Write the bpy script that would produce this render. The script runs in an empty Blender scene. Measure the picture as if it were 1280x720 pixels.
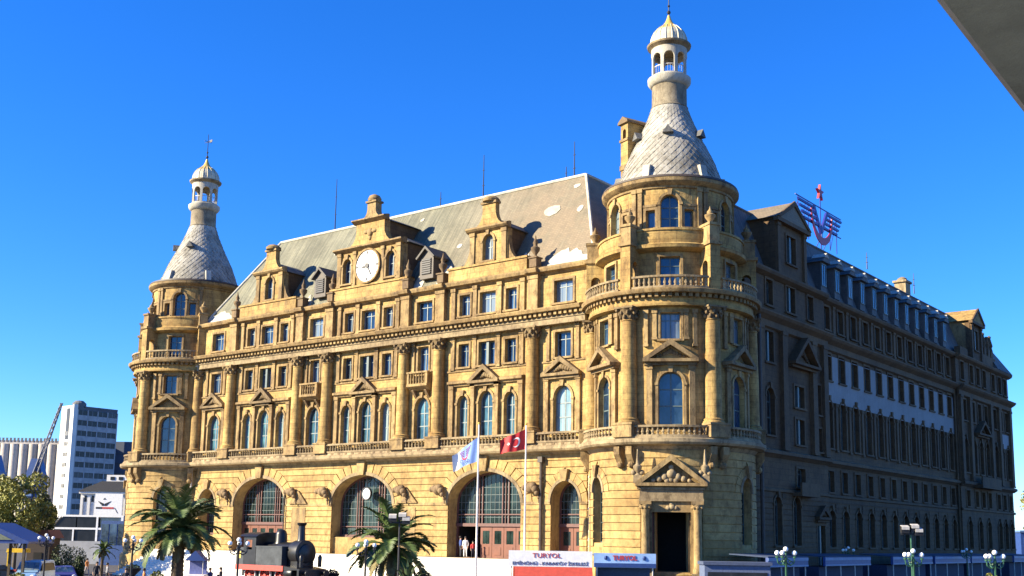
import bpy, bmesh, math, random
from math import sin, cos, pi, radians, sqrt
from mathutils import Vector, Matrix
from mathutils.geometry import tessellate_polygon

random.seed(7)
S = bpy.context.scene
COL = S.collection

# ------------------------------------------------------------------ camera
# World frame: X runs along the sunny front (to the right), Y runs back along the shaded side wing.
CAM_POS = Vector((74.09, -72.17, 4.2))
F_PX, PITCH, ROLL, YAW, SHIFT = 1408.46, 0.157893, 0.01646, 0.66935, 88.83
_f = Vector((0, cos(PITCH), sin(PITCH))); _u = Vector((0, -sin(PITCH), cos(PITCH))); _r = Vector((1, 0, 0))
_r2 = cos(ROLL) * _r + sin(ROLL) * _u
_u2 = -sin(ROLL) * _r + cos(ROLL) * _u
def _turn(v):
    return Vector((v.x * cos(YAW) - v.y * sin(YAW), v.x * sin(YAW) + v.y * cos(YAW), v.z))
CR, CU, CF = _turn(_r2), _turn(_u2), _turn(_f)
cam_d = bpy.data.cameras.new("camera")
cam_d.sensor_width = 36
cam_d.lens = F_PX / 1280 * 36
cam_d.shift_y = SHIFT / 1280
cam_d.clip_end = 6000
cam_d.clip_start = 0.1
cam = bpy.data.objects.new("camera", cam_d)
COL.objects.link(cam)
m = Matrix((CR, CU, -CF)).transposed().to_4x4()
m.translation = CAM_POS
cam.matrix_world = m
S.camera = cam

# ------------------------------------------------------------------ light
SUN_EL = radians(26)
SUN_H = Vector((-0.61, -0.79, 0)).normalized()       # horizontal direction towards the sun
W = bpy.data.worlds.new("World"); S.world = W
W.use_nodes = True
nt = W.node_tree
bg = nt.nodes["Background"]
sky = nt.nodes.new("ShaderNodeTexSky")
sky.sky_type = 'NISHITA'
sky.sun_disc = False
sky.sun_elevation = SUN_EL
sky.sun_rotation = math.atan2(SUN_H.x, SUN_H.y)
sky.altitude = 0
sky.air_density = 1.0
sky.dust_density = 0.0
sky.ozone_density = 10.0
hs = nt.nodes.new("ShaderNodeHueSaturation")
hs.inputs["Hue"].default_value = 0.511
hs.inputs["Saturation"].default_value = 1.13
hs.inputs["Value"].default_value = 1.0
nt.links.new(sky.outputs[0], hs.inputs["Color"])
nt.links.new(hs.outputs[0], bg.inputs[0])
bg.inputs[1].default_value = 0.097
sun_d = bpy.data.lights.new("sun", 'SUN')
sun_d.energy = 5.0
sun_d.angle = radians(0.5)
sun_d.color = (1.0, 0.87, 0.62)
sun = bpy.data.objects.new("sun", sun_d)
COL.objects.link(sun)
to_sun = Vector((SUN_H.x * cos(SUN_EL), SUN_H.y * cos(SUN_EL), sin(SUN_EL)))
sun.rotation_euler = to_sun.to_track_quat('Z', 'Y').to_euler()
S.view_settings.view_transform = 'Standard'
S.view_settings.look = 'None'
S.view_settings.exposure = 1.6
S.view_settings.gamma = 1.0
S.view_settings.use_curve_mapping = False

# ------------------------------------------------------------------ materials
def new_mat(name):
    mt = bpy.data.materials.new(name); mt.use_nodes = True
    n = mt.node_tree; b = n.nodes["Principled BSDF"]
    return mt, n, b

def N(n, kind, **kw):
    x = n.nodes.new(kind)
    for k, v in kw.items():
        setattr(x, k, v)
    return x

def ramp(n, src, stops):
    r = N(n, "ShaderNodeValToRGB")
    e = r.color_ramp.elements
    while len(e) < len(stops): e.new(0.5)
    for i, (p, c) in enumerate(stops):
        e[i].position = p; e[i].color = (*c, 1)
    n.links.new(src, r.inputs[0])
    return r.outputs[0]

def noise(n, vec, scale, detail=5, rough=0.6):
    t = N(n, "ShaderNodeTexNoise")
    t.inputs["Scale"].default_value = scale; t.inputs["Detail"].default_value = detail; t.inputs["Roughness"].default_value = rough
    if vec is not None: n.links.new(vec, t.inputs["Vector"])
    return t.outputs[0]

def mapping(n, vec, scale):
    mp = N(n, "ShaderNodeMapping"); mp.inputs["Scale"].default_value = scale
    n.links.new(vec, mp.inputs["Vector"]); return mp.outputs[0]

def mixc(n, fac, a, b, mode='MIX'):
    x = N(n, "ShaderNodeMix", data_type='RGBA', blend_type=mode)
    for sock, v in ((x.inputs[0], fac), (x.inputs[6], a), (x.inputs[7], b)):
        if isinstance(v, (int, float)): sock.default_value = v
        elif isinstance(v, tuple): sock.default_value = (*v, 1)
        else: n.links.new(v, sock)
    return x.outputs[2]

def stone(name, base, dark, var=0.5, ashlar=None, rough=0.85, stain=0.5, dirt=(0.12, 0.085, 0.05)):
    mt, n, b = new_mat(name)
    pos = N(n, "ShaderNodeNewGeometry").outputs["Position"]
    c = ramp(n, noise(n, pos, 0.35, 6, 0.65), [(0.3, dark), (0.68, base)])
    c2 = ramp(n, noise(n, pos, 3.5, 5, 0.7), [(0.3, (1 - var * .55,) * 3), (0.65, (1.0,) * 3)])
    c = mixc(n, 1.0, c, c2, 'MULTIPLY')
    streak = ramp(n, noise(n, mapping(n, pos, (1.4, 1.4, 0.12)), 1.6, 5, 0.7), [(0.51, (0,) * 3), (0.74, (1,) * 3)])
    fac = N(n, "ShaderNodeMath", operation='MULTIPLY'); fac.inputs[1].default_value = stain
    n.links.new(streak, fac.inputs[0])
    c = mixc(n, fac.outputs[0], c, dirt)
    hgt = noise(n, pos, 9, 6, 0.7)
    blot = ramp(n, noise(n, mapping(n, pos, (1, 1, .55)), 1.7, 10, 0.8), [(0.48, (1.0,) * 3), (0.62, (1 - stain * .72, 1 - stain * .76, 1 - stain * .8))])
    c = mixc(n, 1.0, c, blot, 'MULTIPLY')
    rnd_ = N(n, "ShaderNodeObjectInfo").outputs["Random"]
    c = mixc(n, 1.0, c, ramp(n, rnd_, [(0.0, (0.86, 0.84, 0.80)), (0.5, (1.0, 0.98, 0.95)), (1.0, (1.08, 1.08, 1.06))]), 'MULTIPLY')
    if ashlar:
        sx = N(n, "ShaderNodeSeparateXYZ"); n.links.new(pos, sx.inputs[0])
        ad = N(n, "ShaderNodeMath", operation='ADD'); n.links.new(sx.outputs[0], ad.inputs[0]); n.links.new(sx.outputs[1], ad.inputs[1])
        cb = N(n, "ShaderNodeCombineXYZ"); n.links.new(ad.outputs[0], cb.inputs[0]); n.links.new(sx.outputs[2], cb.inputs[1])
        br = N(n, "ShaderNodeTexBrick")
        br.inputs["Color1"].default_value = (0.84, 0.82, 0.78, 1); br.inputs["Color2"].default_value = (1.1, 1.08, 1.04, 1)
        br.inputs["Mortar"].default_value = (0.6, 0.55, 0.48, 1)
        br.inputs["Scale"].default_value = 1.0; br.inputs["Mortar Size"].default_value = 0.022
        br.inputs["Brick Width"].default_value = ashlar[0]; br.inputs["Row Height"].default_value = ashlar[1]
        n.links.new(cb.outputs[0], br.inputs["Vector"])
        c = mixc(n, 0.8, c, br.outputs[0], 'MULTIPLY')
    n.links.new(c, b.inputs["Base Color"])
    b.inputs["Roughness"].default_value = rough
    bp = N(n, "ShaderNodeBump"); bp.inputs["Strength"].default_value = 0.35; bp.inputs["Distance"].default_value = 0.05
    n.links.new(hgt, bp.inputs["Height"]); n.links.new(bp.outputs[0], b.inputs["Normal"])
    return mt

def plain(name, col, rough=0.6, metal=0.0, var=0.25, scale=4.0, bump=0.0):
    mt, n, b = new_mat(name)
    pos = N(n, "ShaderNodeTexCoord").outputs["Object"]
    lo = tuple(max(0, x * (1 - var)) for x in col); hi = tuple(min(1, x * (1 + var * .6)) for x in col)
    nz = noise(n, pos, scale, 5, 0.6)
    n.links.new(ramp(n, nz, [(0.3, lo), (0.7, hi)]), b.inputs["Base Color"])
    b.inputs["Roughness"].default_value = rough; b.inputs["Metallic"].default_value = metal
    if bump:
        bp = N(n, "ShaderNodeBump"); bp.inputs["Strength"].default_value = bump; bp.inputs["Distance"].default_value = 0.03
        n.links.new(nz, bp.inputs["Height"]); n.links.new(bp.outputs[0], b.inputs["Normal"])
    return mt

def glass(name, col, rough=0.06, pale=None, ior=1.5):
    """Window glass: dark room behind, a blind or curtain in some of the panes."""
    mt, n, b = new_mat(name)
    pos = N(n, "ShaderNodeNewGeometry").outputs["Position"]
    nz = noise(n, mapping(n, pos, (0.9, 0.9, 0.5)), 1.3, 3, 0.6)
    lo = tuple(x * .4 for x in col); hi = tuple(min(1, x * 1.5) for x in col)
    c = ramp(n, nz, [(0.35, lo), (0.65, hi)])
    rd = N(n, "ShaderNodeObjectInfo").outputs["Random"]
    c = mixc(n, 1.0, c, ramp(n, rd, [(0.0, (.45,) * 3), (0.45, (1.0,) * 3), (1.0, (1.7,) * 3)]), 'MULTIPLY')
    if pale:
        st = noise(n, mapping(n, pos, (3.0, 3.0, 0.05)), 1.6, 2, 0.5)
        ms = N(n, "ShaderNodeMath", operation='MULTIPLY'); n.links.new(st, ms.inputs[0])
        n.links.new(ramp(n, rd, [(0.55, (0,) * 3), (0.9, (1.4,) * 3)]), ms.inputs[1])
        c = mixc(n, ramp(n, ms.outputs[0], [(0.45, (0,) * 3), (0.7, (1,) * 3)]), c, pale)
    n.links.new(c, b.inputs["Base Color"])
    b.inputs["Roughness"].default_value = rough
    b.inputs["IOR"].default_value = ior
    bp = N(n, "ShaderNodeBump"); bp.inputs["Strength"].default_value = 0.08; bp.inputs["Distance"].default_value = 0.05
    n.links.new(noise(n, pos, 1.1, 2), bp.inputs["Height"]); n.links.new(bp.outputs[0], b.inputs["Normal"])
    return mt

def slate(name, a, bcol, patch=None, run=(3.2, .1, .1)):
    mt, n, b = new_mat(name)
    pos = N(n, "ShaderNodeNewGeometry").outputs["Position"]
    sx = N(n, "ShaderNodeSeparateXYZ"); n.links.new(pos, sx.inputs[0])
    ad = N(n, "ShaderNodeMath", operation='ADD'); n.links.new(sx.outputs[0], ad.inputs[0]); n.links.new(sx.outputs[1], ad.inputs[1])
    cb = N(n, "ShaderNodeCombineXYZ"); n.links.new(ad.outputs[0], cb.inputs[0]); n.links.new(sx.outputs[2], cb.inputs[1])
    br = N(n, "ShaderNodeTexBrick")
    br.inputs["Color1"].default_value = (0.86, 0.86, 0.86, 1); br.inputs["Color2"].default_value = (1.06, 1.05, 1.03, 1)
    br.inputs["Mortar"].default_value = (0.7, 0.7, 0.7, 1); br.inputs["Mortar Size"].default_value = 0.015
    br.inputs["Brick Width"].default_value = 0.3; br.inputs["Row Height"].default_value = 0.2; br.inputs["Scale"].default_value = 1
    n.links.new(cb.outputs[0], br.inputs["Vector"])
    c = ramp(n, noise(n, pos, 0.25, 6, 0.7), [(0.35, a), (0.65, bcol)])
    st = ramp(n, noise(n, mapping(n, pos, run), 1.3, 6, 0.8), [(0.38, (0.5, 0.53, 0.5)), (0.66, (1.3, 1.27, 1.18))])
    c = mixc(n, 1.0, c, st, 'MULTIPLY'); c = mixc(n, 0.8, c, br.outputs[0], 'MULTIPLY')
    if patch:
        mr = N(n, "ShaderNodeMapRange"); n.links.new(sx.outputs[0], mr.inputs[0])
        mr.inputs[1].default_value = 4; mr.inputs[2].default_value = 17
        nz = ramp(n, noise(n, pos, 0.5, 6, 0.7), [(0.25, (0.2,) * 3), (0.55, (0.9,) * 3)])
        mm = N(n, "ShaderNodeMath", operation='MULTIPLY'); n.links.new(mr.outputs[0], mm.inputs[0]); n.links.new(nz, mm.inputs[1])
        c = mixc(n, mm.outputs[0], c, mixc(n, 1.0, patch, br.outputs[0], 'MULTIPLY'))
    n.links.new(c, b.inputs["Base Color"]); b.inputs["Roughness"].default_value = 0.75
    bp = N(n, "ShaderNodeBump"); bp.inputs["Strength"].default_value = 0.4; bp.inputs["Distance"].default_value = 0.04
    n.links.new(br.outputs[1], bp.inputs["Height"]); n.links.new(bp.outputs[0], b.inputs["Normal"]); bp.invert = True
    return mt

M = {}
M['wall'] = stone("warm_ashlar", (0.54, 0.385, 0.138), (0.30, 0.175, 0.053), ashlar=(1.1, 0.46), stain=0.65)
M['course'] = stone("rusticated_stone", (0.51, 0.36, 0.138), (0.31, 0.187, 0.063), stain=0.6)
M['trim'] = stone("carved_trim", (0.44, 0.31, 0.132), (0.18, 0.112, 0.048), stain=0.85)
M['weathered'] = stone("weathered_ornament", (0.34, 0.245, 0.115), (0.13, 0.085, 0.042), stain=0.85)
M['pale'] = stone("pale_weathered_stone", (0.40, 0.315, 0.18), (0.21, 0.15, 0.085), stain=0.75)
M['side'] = stone("shade_toned_side_stone", (0.150, 0.088, 0.038), (0.086, 0.049, 0.021), ashlar=(1.1, 0.46), stain=0.4)  # darkened copy of the warm ashlar; the wing's shade is in its colour
M['sidetrim'] = stone("shade_toned_trim", (0.17, 0.104, 0.047), (0.092, 0.055, 0.025), stain=0.4)  # trim of the same wing, its shade likewise mixed into the colour
M['render'] = stone("cleaned_pale_render", (0.34, 0.35, 0.36), (0.26, 0.27, 0.28), stain=0.1, var=0.2)
M['carve'] = stone("dark_carving", (0.26, 0.18, 0.09), (0.14, 0.09, 0.05), stain=0.5)
M['slate'] = slate("worn_slate", (0.115, 0.112, 0.082), (0.205, 0.20, 0.15), (0.205, 0.155, 0.10))
M['sideslate'] = slate("dark_slate", (0.10, 0.10, 0.105), (0.15, 0.15, 0.15), run=(.1, 3.2, .1))
M['cone'] = stone("cone_tile", (0.47, 0.455, 0.41), (0.20, 0.186, 0.15), stain=0.6, dirt=(0.11, 0.09, 0.06))
M['lead'] = stone("pale_lead", (0.60, 0.58, 0.52), (0.36, 0.34, 0.28), stain=0.2)
M['lantern'] = stone("weathered_lantern_paint", (0.50, 0.48, 0.42), (0.36, 0.33, 0.26), stain=.4, var=.3)
M['neck'] = stone("grimy_neck_stone", (0.33, 0.28, 0.19), (0.15, 0.12, 0.08), stain=.7)
M['white'] = plain("white_paint", (0.8, 0.79, 0.76), 0.5, var=0.12)
M['dome'] = plain("dome_paint", (0.55, 0.49, 0.34), 0.45, var=0.3, scale=1.5)
M['gold'] = plain("gilding", (0.72, 0.47, 0.12), 0.4, 0.3, var=0.25)
M['iron'] = plain("dark_iron", (0.03, 0.03, 0.035), 0.5, 0.3)
M['pipe'] = plain("dark_pipe", (0.06, 0.045, 0.035), 0.6)
M['palepipe'] = plain("pale_pipe", (0.5, 0.47, 0.42), 0.5)
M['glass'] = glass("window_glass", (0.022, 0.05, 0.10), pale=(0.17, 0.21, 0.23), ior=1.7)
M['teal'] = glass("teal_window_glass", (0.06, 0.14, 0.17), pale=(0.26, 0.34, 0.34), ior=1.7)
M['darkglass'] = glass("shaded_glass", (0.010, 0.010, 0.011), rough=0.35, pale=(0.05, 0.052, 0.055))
M['hall'] = glass("hall_glass", (0.014, 0.026, 0.022), 0.15)
M['frame'] = plain("window_frame_paint", (0.09, 0.125, 0.125), 0.5)
M['paleframe'] = plain("pale_window_frame", (0.17, 0.21, 0.215), 0.5)
M['maroon'] = plain("maroon_joinery", (0.11, 0.045, 0.038), 0.55)
M['wood'] = plain("red_brown_door", (0.14, 0.042, 0.02), 0.5, scale=2)
M['black'] = plain("unlit_interior", (0.012, 0.011, 0.01), 0.9, var=0.3)
M['louver'] = plain("weathered_louver", (0.08, 0.07, 0.06), 0.7)

# ------------------------------------------------------------------ mesh helpers
class MB:
    def __init__(s): s.v = []; s.f = []
    def add(s, vs, fs):
        k = len(s.v); s.v += [tuple(p) for p in vs]; s.f += [tuple(i + k for i in f) for f in fs]; return s
    def box(s, x0, x1, y0, y1, z0, z1):
        return s.add([(x0, y0, z0), (x1, y0, z0), (x1, y1, z0), (x0, y1, z0), (x0, y0, z1), (x1, y0, z1), (x1, y1, z1), (x0, y1, z1)],
                     [(0, 3, 2, 1), (4, 5, 6, 7), (0, 1, 5, 4), (1, 2, 6, 5), (2, 3, 7, 6), (3, 0, 4, 7)])
    def prism(s, poly, y0, y1):
        """poly in (x, z), counter-clockwise seen from -y; extruded from y0 (front) to y1."""
        k = len(poly)
        return s.add([(x, y0, z) for x, z in poly] + [(x, y1, z) for x, z in poly],
                     [tuple(range(k)), tuple(range(2 * k - 1, k - 1, -1))] + [(i, i + k, (i + 1) % k + k, (i + 1) % k) for i in range(k)])
    def prism_x(s, poly, x0, x1):
        """poly in (y, z); extruded along x."""
        k = len(poly)
        return s.add([(x0, y, z) for y, z in poly] + [(x1, y, z) for y, z in poly],
                     [tuple(range(k)), tuple(range(2 * k - 1, k - 1, -1))] + [(i, i + k, (i + 1) % k + k, (i + 1) % k) for i in range(k)])
    def prism_z(s, poly, z0, z1):
        k = len(poly)
        return s.add([(x, y, z0) for x, y in poly] + [(x, y, z1) for x, y in poly],
                     [tuple(range(k)), tuple(range(2 * k - 1, k - 1, -1))] + [(i, i + k, (i + 1) % k + k, (i + 1) % k) for i in range(k)])
    def lathe(s, prof, n=24, c=(0, 0), a0=0.0, a1=2 * pi, caps=True):
        full = abs(a1 - a0 - 2 * pi) < 1e-6
        cols = n if full else n + 1
        vs, fs = [], []
        for i in range(cols):
            a = a0 + (a1 - a0) * i / n
            for r, z in prof: vs.append((c[0] + r * sin(a), c[1] - r * cos(a), z))
        k = len(prof)
        for i in range(n):
            j = (i + 1) % cols
            for q in range(k - 1):
                fs.append((i * k + q, j * k + q, j * k + q + 1, i * k + q + 1))
        if caps and full:
            fs.append(tuple(i * k for i in range(n))); fs.append(tuple((n - 1 - i) * k + k - 1 for i in range(n)))
        return s.add(vs, fs)
    def tube(s, p, q, r0, r1=None, n=8):
        r1 = r0 if r1 is None else r1
        p, q = Vector(p), Vector(q); d = (q - p)
        if d.length < 1e-6: return s
        d.normalize(); a = d.orthogonal().normalized(); b = d.cross(a)
        vs = [p + (a * cos(t) + b * sin(t)) * r0 for t in (2 * pi * i / n for i in range(n))]
        vs += [q + (a * cos(t) + b * sin(t)) * r1 for t in (2 * pi * i / n for i in range(n))]
        return s.add(vs, [(i, (i + 1) % n, (i + 1) % n + n, i + n) for i in range(n)] + [tuple(range(n - 1, -1, -1)), tuple(range(n, 2 * n))])
    def path(s, pts, r, n=6):
        for a, b in zip(pts, pts[1:]): s.tube(a, b, r, r, n)
        return s
    def ball(s, c, r, nu=12, nv=8, sc=(1, 1, 1)):
        vs = [(c[0], c[1], c[2] - r * sc[2])]; fs = []
        for j in range(1, nv):
            t = -pi / 2 + pi * j / nv
            for i in range(nu):
                a = 2 * pi * i / nu
                vs.append((c[0] + r * sc[0] * cos(t) * cos(a), c[1] + r * sc[1] * cos(t) * sin(a), c[2] + r * sc[2] * sin(t)))
        vs.append((c[0], c[1], c[2] + r * sc[2])); L = len(vs) - 1
        for i in range(nu):
            fs.append((0, 1 + (i + 1) % nu, 1 + i)); fs.append((L, 1 + (nv - 2) * nu + i, 1 + (nv - 2) * nu + (i + 1) % nu))
            for j in range(nv - 2):
                a = 1 + j * nu + i; b = 1 + j * nu + (i + 1) % nu
                fs.append((a, b, b + nu, a + nu))
        return s.add(vs, fs)
    def mesh(s, name, smooth=None, mat=None):
        me = bpy.data.meshes.new(name); me.from_pydata(s.v, [], s.f); me.update()
        bm = bmesh.new(); bm.from_mesh(me); bmesh.ops.recalc_face_normals(bm, faces=bm.faces); bm.to_mesh(me); bm.free()
        if smooth is not None:
            me.shade_smooth(); me.set_sharp_from_angle(angle=radians(smooth))
        if mat is not None: me.materials.append(mat)
        return me

def panel_bm(outline, holes, y0, y1):
    loops = [outline] + list(holes)
    pts = [p for l in loops for p in l]
    tris = tessellate_polygon([[Vector((x, z, 0)) for x, z in l] for l in loops])
    bm = bmesh.new(); k = len(pts)
    f = [bm.verts.new((x, y0, z)) for x, z in pts]; g = [bm.verts.new((x, y1, z)) for x, z in pts]
    for t in tris:
        try:
            bm.faces.new([f[i] for i in t]); bm.faces.new([g[i] for i in reversed(t)])
        except ValueError: pass
    o = 0
    for l in loops:
        for i in range(len(l)):
            a, b = o + i, o + (i + 1) % len(l)
            try: bm.faces.new((f[a], g[a], g[b], f[b]))
            except ValueError: pass
        o += len(l)
    bmesh.ops.recalc_face_normals(bm, faces=bm.faces)
    return bm

def bm_mesh(bm, name, mat=None, smooth=None):
    me = bpy.data.meshes.new(name); bm.to_mesh(me); bm.free()
    if smooth is not None:
        me.shade_smooth(); me.set_sharp_from_angle(angle=radians(smooth))
    if mat is not None: me.materials.append(mat)
    return me

def bend(bm, R, step=0.4, lo=None, hi=None):
    xs = [v.co.x for v in bm.verts]; a, b = min(xs), max(xs)
    k = int((b - a) / step) + 1
    for i in range(1, k):
        x = a + (b - a) * i / k
        bmesh.ops.bisect_plane(bm, geom=bm.verts[:] + bm.edges[:] + bm.faces[:], plane_co=(x, 0, 0), plane_no=(1, 0, 0), dist=1e-5)
    for v in bm.verts:
        t = v.co.x / R; r = R - v.co.y
        v.co = (r * sin(t), -r * cos(t), v.co.z)
    return bm

def link(name, me, parent=None, loc=(0, 0, 0), rz=0.0, mat=None, kind=None):
    o = bpy.data.objects.new(name, me); COL.objects.link(o)
    o.location = loc; o.rotation_euler = (0, 0, rz)
    if mat is not None and me is not None and not me.materials: me.materials.append(mat)
    if parent is not None: o.parent = parent
    if kind: o["kind"] = kind
    return o

def thing(name, label, cat, loc=(0, 0, 0), rz=0.0, group=None):
    o = bpy.data.objects.new(name, None); COL.objects.link(o)
    o.location = loc; o.rotation_euler = (0, 0, rz); o.empty_display_size = 0.3
    o["label"] = label; o["category"] = cat
    if group: o["group"] = group
    return o

def tag(o, label=None, cat=None, group=None, kind=None):
    if label: o["label"] = label
    if cat: o["category"] = cat
    if group: o["group"] = group
    if kind: o["kind"] = kind
    return o

def copy_tree(src, parent=None):
    c = src.copy(); COL.objects.link(c)
    if parent is not None: c.parent = parent; c.matrix_parent_inverse = src.matrix_parent_inverse.copy()
    for ch in src.children: copy_tree(ch, c)
    return c

def spot(px, depth, z=0.0):
    """Ground point seen in photo column px at the given distance along the view."""
    d = CF + CR * ((px - 640) / F_PX)
    d = Vector((d.x, d.y, 0)); fw = Vector((CF.x, CF.y, 0)).normalized()
    d *= depth / d.dot(fw)
    return Vector((CAM_POS.x + d.x, CAM_POS.y + d.y, z))

# openings -----------------------------------------------------------
def arch_pts(cx, w, z0, zs, rise, n=14):
    a = w / 2
    if rise <= 0: return [(cx - a, z0), (cx + a, z0), (cx + a, zs), (cx - a, zs)]
    return [(cx - a, z0), (cx + a, z0)] + [(cx + a * cos(pi * i / n), zs + rise * sin(pi * i / n)) for i in range(n + 1)]

_cache = {}
def window_meshes(w, h, rise, style, fm, gm, tm):
    """h: height of the straight part; the arch rises above it. Local origin: middle of the sill, outward is -y."""
    key = (round(w, 3), round(h, 3), round(rise, 3), style, fm, gm, tm)
    if key in _cache: return _cache[key]
    rec, fw = 0.32, 0.09
    op = arch_pts(0, w, 0, h, rise)
    inn = arch_pts(0, w - 2 * fw, fw, h - (0 if rise else fw), rise - fw if rise else 0)
    fmesh = bm_mesh(panel_bm(op, [inn], rec, rec + 0.1), "window_frame")
    mb = MB()
    def bar(x0, x1, z0, z1, y=0.0): mb.box(x0, x1, rec + 0.012 + y, rec + 0.085, z0, z1)
    top = h + rise
    def ztop(x): return h + (rise * sqrt(max(0, 1 - (x / (w / 2)) ** 2)) if rise else 0) - fw * .5
    if style == 'single':
        bar(-0.04, 0.04, fw * .5, ztop(0)); bar(-w / 2 + .04, -0.055, h * .7, h * .7 + .06); bar(0.055, w / 2 - .04, h * .7, h * .7 + .06)
    elif style == 'arch':
        bar(-0.05, 0.05, fw * .5, ztop(0))
        for zz in (h * .45, h * .86):
            bar(-w / 2 + .04, -0.055, zz, zz + .09); bar(0.055, w / 2 - .04, zz, zz + .09)
    elif style == 'double':
        mb.box(-0.13, 0.13, 0.05, rec + 0.09, 0, h)
        for s in (-1, 1):
            bar(min(s * .13, s * (w / 2 - .03)), max(s * .13, s * (w / 2 - .03)), h * .68, h * .68 + .07)
    elif style == 'grid':
        k = max(2, int(w / 0.45))
        for i in range(1, k):
            x = -w / 2 + w * i / k; bar(x - .025, x + .025, fw * .5, ztop(x))
        q = max(2, int(h / 0.7))
        for i in range(1, q + 1):
            bar(-w / 2 + .04, w / 2 - .04, h * i / q - .02, h * i / q + .02, .004)
    if mb.v:
        me2 = mb.mesh("bars"); bm = bmesh.new(); bm.from_mesh(fmesh); bm.from_mesh(me2); bm.to_mesh(fmesh); bm.free(); bpy.data.meshes.remove(me2)
    fmesh.materials.append(M[fm])
    gl = bm_mesh(panel_bm(arch_pts(0, w - .02, .01, h - (.0 if rise else .01), max(0, rise - .01)), [], rec + 0.055, rec + 0.075), "pane", M[gm])
    tw = 0.2
    if rise:
        out = arch_pts(0, w + 2 * tw, 0.0, h, rise + tw); inn2 = arch_pts(0, w + .01, 0.0, h, rise + .005)
        poly = [out[1]] + out[2:] + [inn2[0]] + list(reversed(inn2[2:])) + [inn2[1]]
        # horseshoe ring
        ring = [out[1]] + out[2:] + [out[0]] + [inn2[0]] + list(reversed(inn2[2:])) + [inn2[1]]
        sb = panel_bm(ring, [], -0.1, 0.02)
        sm = bm_mesh(sb, "surround", M[tm])
        kb = MB().prism([(-.12, h + rise - .05), (.12, h + rise - .05), (.2, h + rise + .42), (-.2, h + rise + .42)], -0.22, 0.0)
        kb.box(-w / 2 - tw - .06, -w / 2 - .0, -0.16, 0.0, h - .1, h + .08); kb.box(w / 2 + .0, w / 2 + tw + .06, -0.16, 0.0, h - .1, h + .08)
    else:
        ring = [(w / 2 + tw, 0), (w / 2 + tw, h + tw), (-w / 2 - tw, h + tw), (-w / 2 - tw, 0), (-w / 2 - .005, 0), (-w / 2 - .005, h + .005), (w / 2 + .005, h + .005), (w / 2 + .005, 0)]
        sm = bm_mesh(panel_bm(ring, [], -0.08, 0.02), "surround", M[tm])
        kb = MB()
    kb.box(-w / 2 - tw - .05, w / 2 + tw + .05, -0.2, 0.3, -0.16, -0.005)
    me2 = kb.mesh("k"); bm = bmesh.new(); bm.from_mesh(sm); bm.from_mesh(me2); bm.to_mesh(sm); bm.free(); bpy.data.meshes.remove(me2)
    _cache[key] = (fmesh, gl, sm)
    return _cache[key]

class Face:
    """A place on the building: maps (s, outward d, z) to the world and gives the rotation of things set there."""
    def __init__(f, kind, cx=0, cy=0, R=0): f.k, f.cx, f.cy, f.R = kind, cx, cy, R
    def at(f, s, d=0.0, z=0.0):
        if f.k == 'front': return (s, f.cy - d, z), 0.0
        if f.k == 'side': return (f.cx + d, s, z), pi / 2
        t = radians(s); return (f.cx + (f.R + d) * sin(t), f.cy - (f.R + d) * cos(t), z), t

STN = thing("station_building", "grand yellow stone railway terminus with two round turreted towers and a clock gable", "station", (0, 30, 0))
STN_OFF = Vector((0, -30, 0))
def part(name, me, parent=None, loc=(0, 0, 0), rz=0.0, mat=None, kind=None):
    if parent is None:
        return link(name, me, STN, (loc[0], loc[1] - 30, loc[2]), rz, mat, kind)
    return link(name, me, parent, loc, rz, mat, kind)

def window(face, s, z0, w, h, rise=0, style='single', fm='frame', gm='glass', tm='trim', d=0.0):
    fme, gl, sm = window_meshes(w, h, rise, style, fm, gm, tm)
    p, rz = face.at(s, d, z0)
    o = part("window", fme, None, p, rz)
    part("pane", gl, o); part("surround", sm, o)
    return o
# ================================================================== STATION BUILDING
FRONT = Face('front', cy=0)
SIDE = Face('side', cx=34.25)
Z_SILL, Z_SLAB, Z_SLABT, Z_BAL = 2.57, 11.0, 11.65, 12.5
TC = {1: (30.3, 3.0), -1: (-30.3, 3.0)}        # tower axes
RG, R2, R3, R4 = 6.2, 5.75, 5.2, 4.8              # tower wall radii: ground, tall order, balcony storey, drum
BAYS = {1: (-30, 30, 90), -1: (30, -30, -90)}
COLS = {1: (-60, 0, 60, 120), -1: (60, 0, -60, -120)}

# ---------------- ground storey of the front
openings = [(-14.3, 3.9, 7.05, 2.6, Z_SILL, 1.15), (0, 3.9, 7.05, 2.6, Z_SILL, 1.15), (14.3, 3.9, 7.05, 2.6, Z_SILL, 1.15),
            (-22.55, 1.38, 7.05, 1.65, Z_SILL, 0.8), (22.55, 1.38, 7.05, 1.65, Z_SILL, 0.8)]
XW = 25.6
def arch_hole(o, grow=0.0):
    cx, a, zs, b, z0, rt = o
    return [(cx - a - grow, z0 - .01), (cx + a + grow, z0 - .01)] + [(cx + (a + grow) * cos(pi * i / 20), zs + (b + grow) * sin(pi * i / 20)) for i in range(21)]
def wall_with_arches(name, x0, x1, z0, z1, ops, y0, y1, mat):
    return bm_mesh(panel_bm([(x0, z0), (x1, z0), (x1, z1), (x0, z1)], [arch_hole(o) for o in ops], y0, y1), name, mat)

ground_wall = part("ground_wall", wall_with_arches("ground_wall", -XW, XW, 0, 11.1, [(c, a, zs, b, Z_SILL, r) for c, a, zs, b, z0, r in openings], 0.0, 1.35, M['course']))

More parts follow.
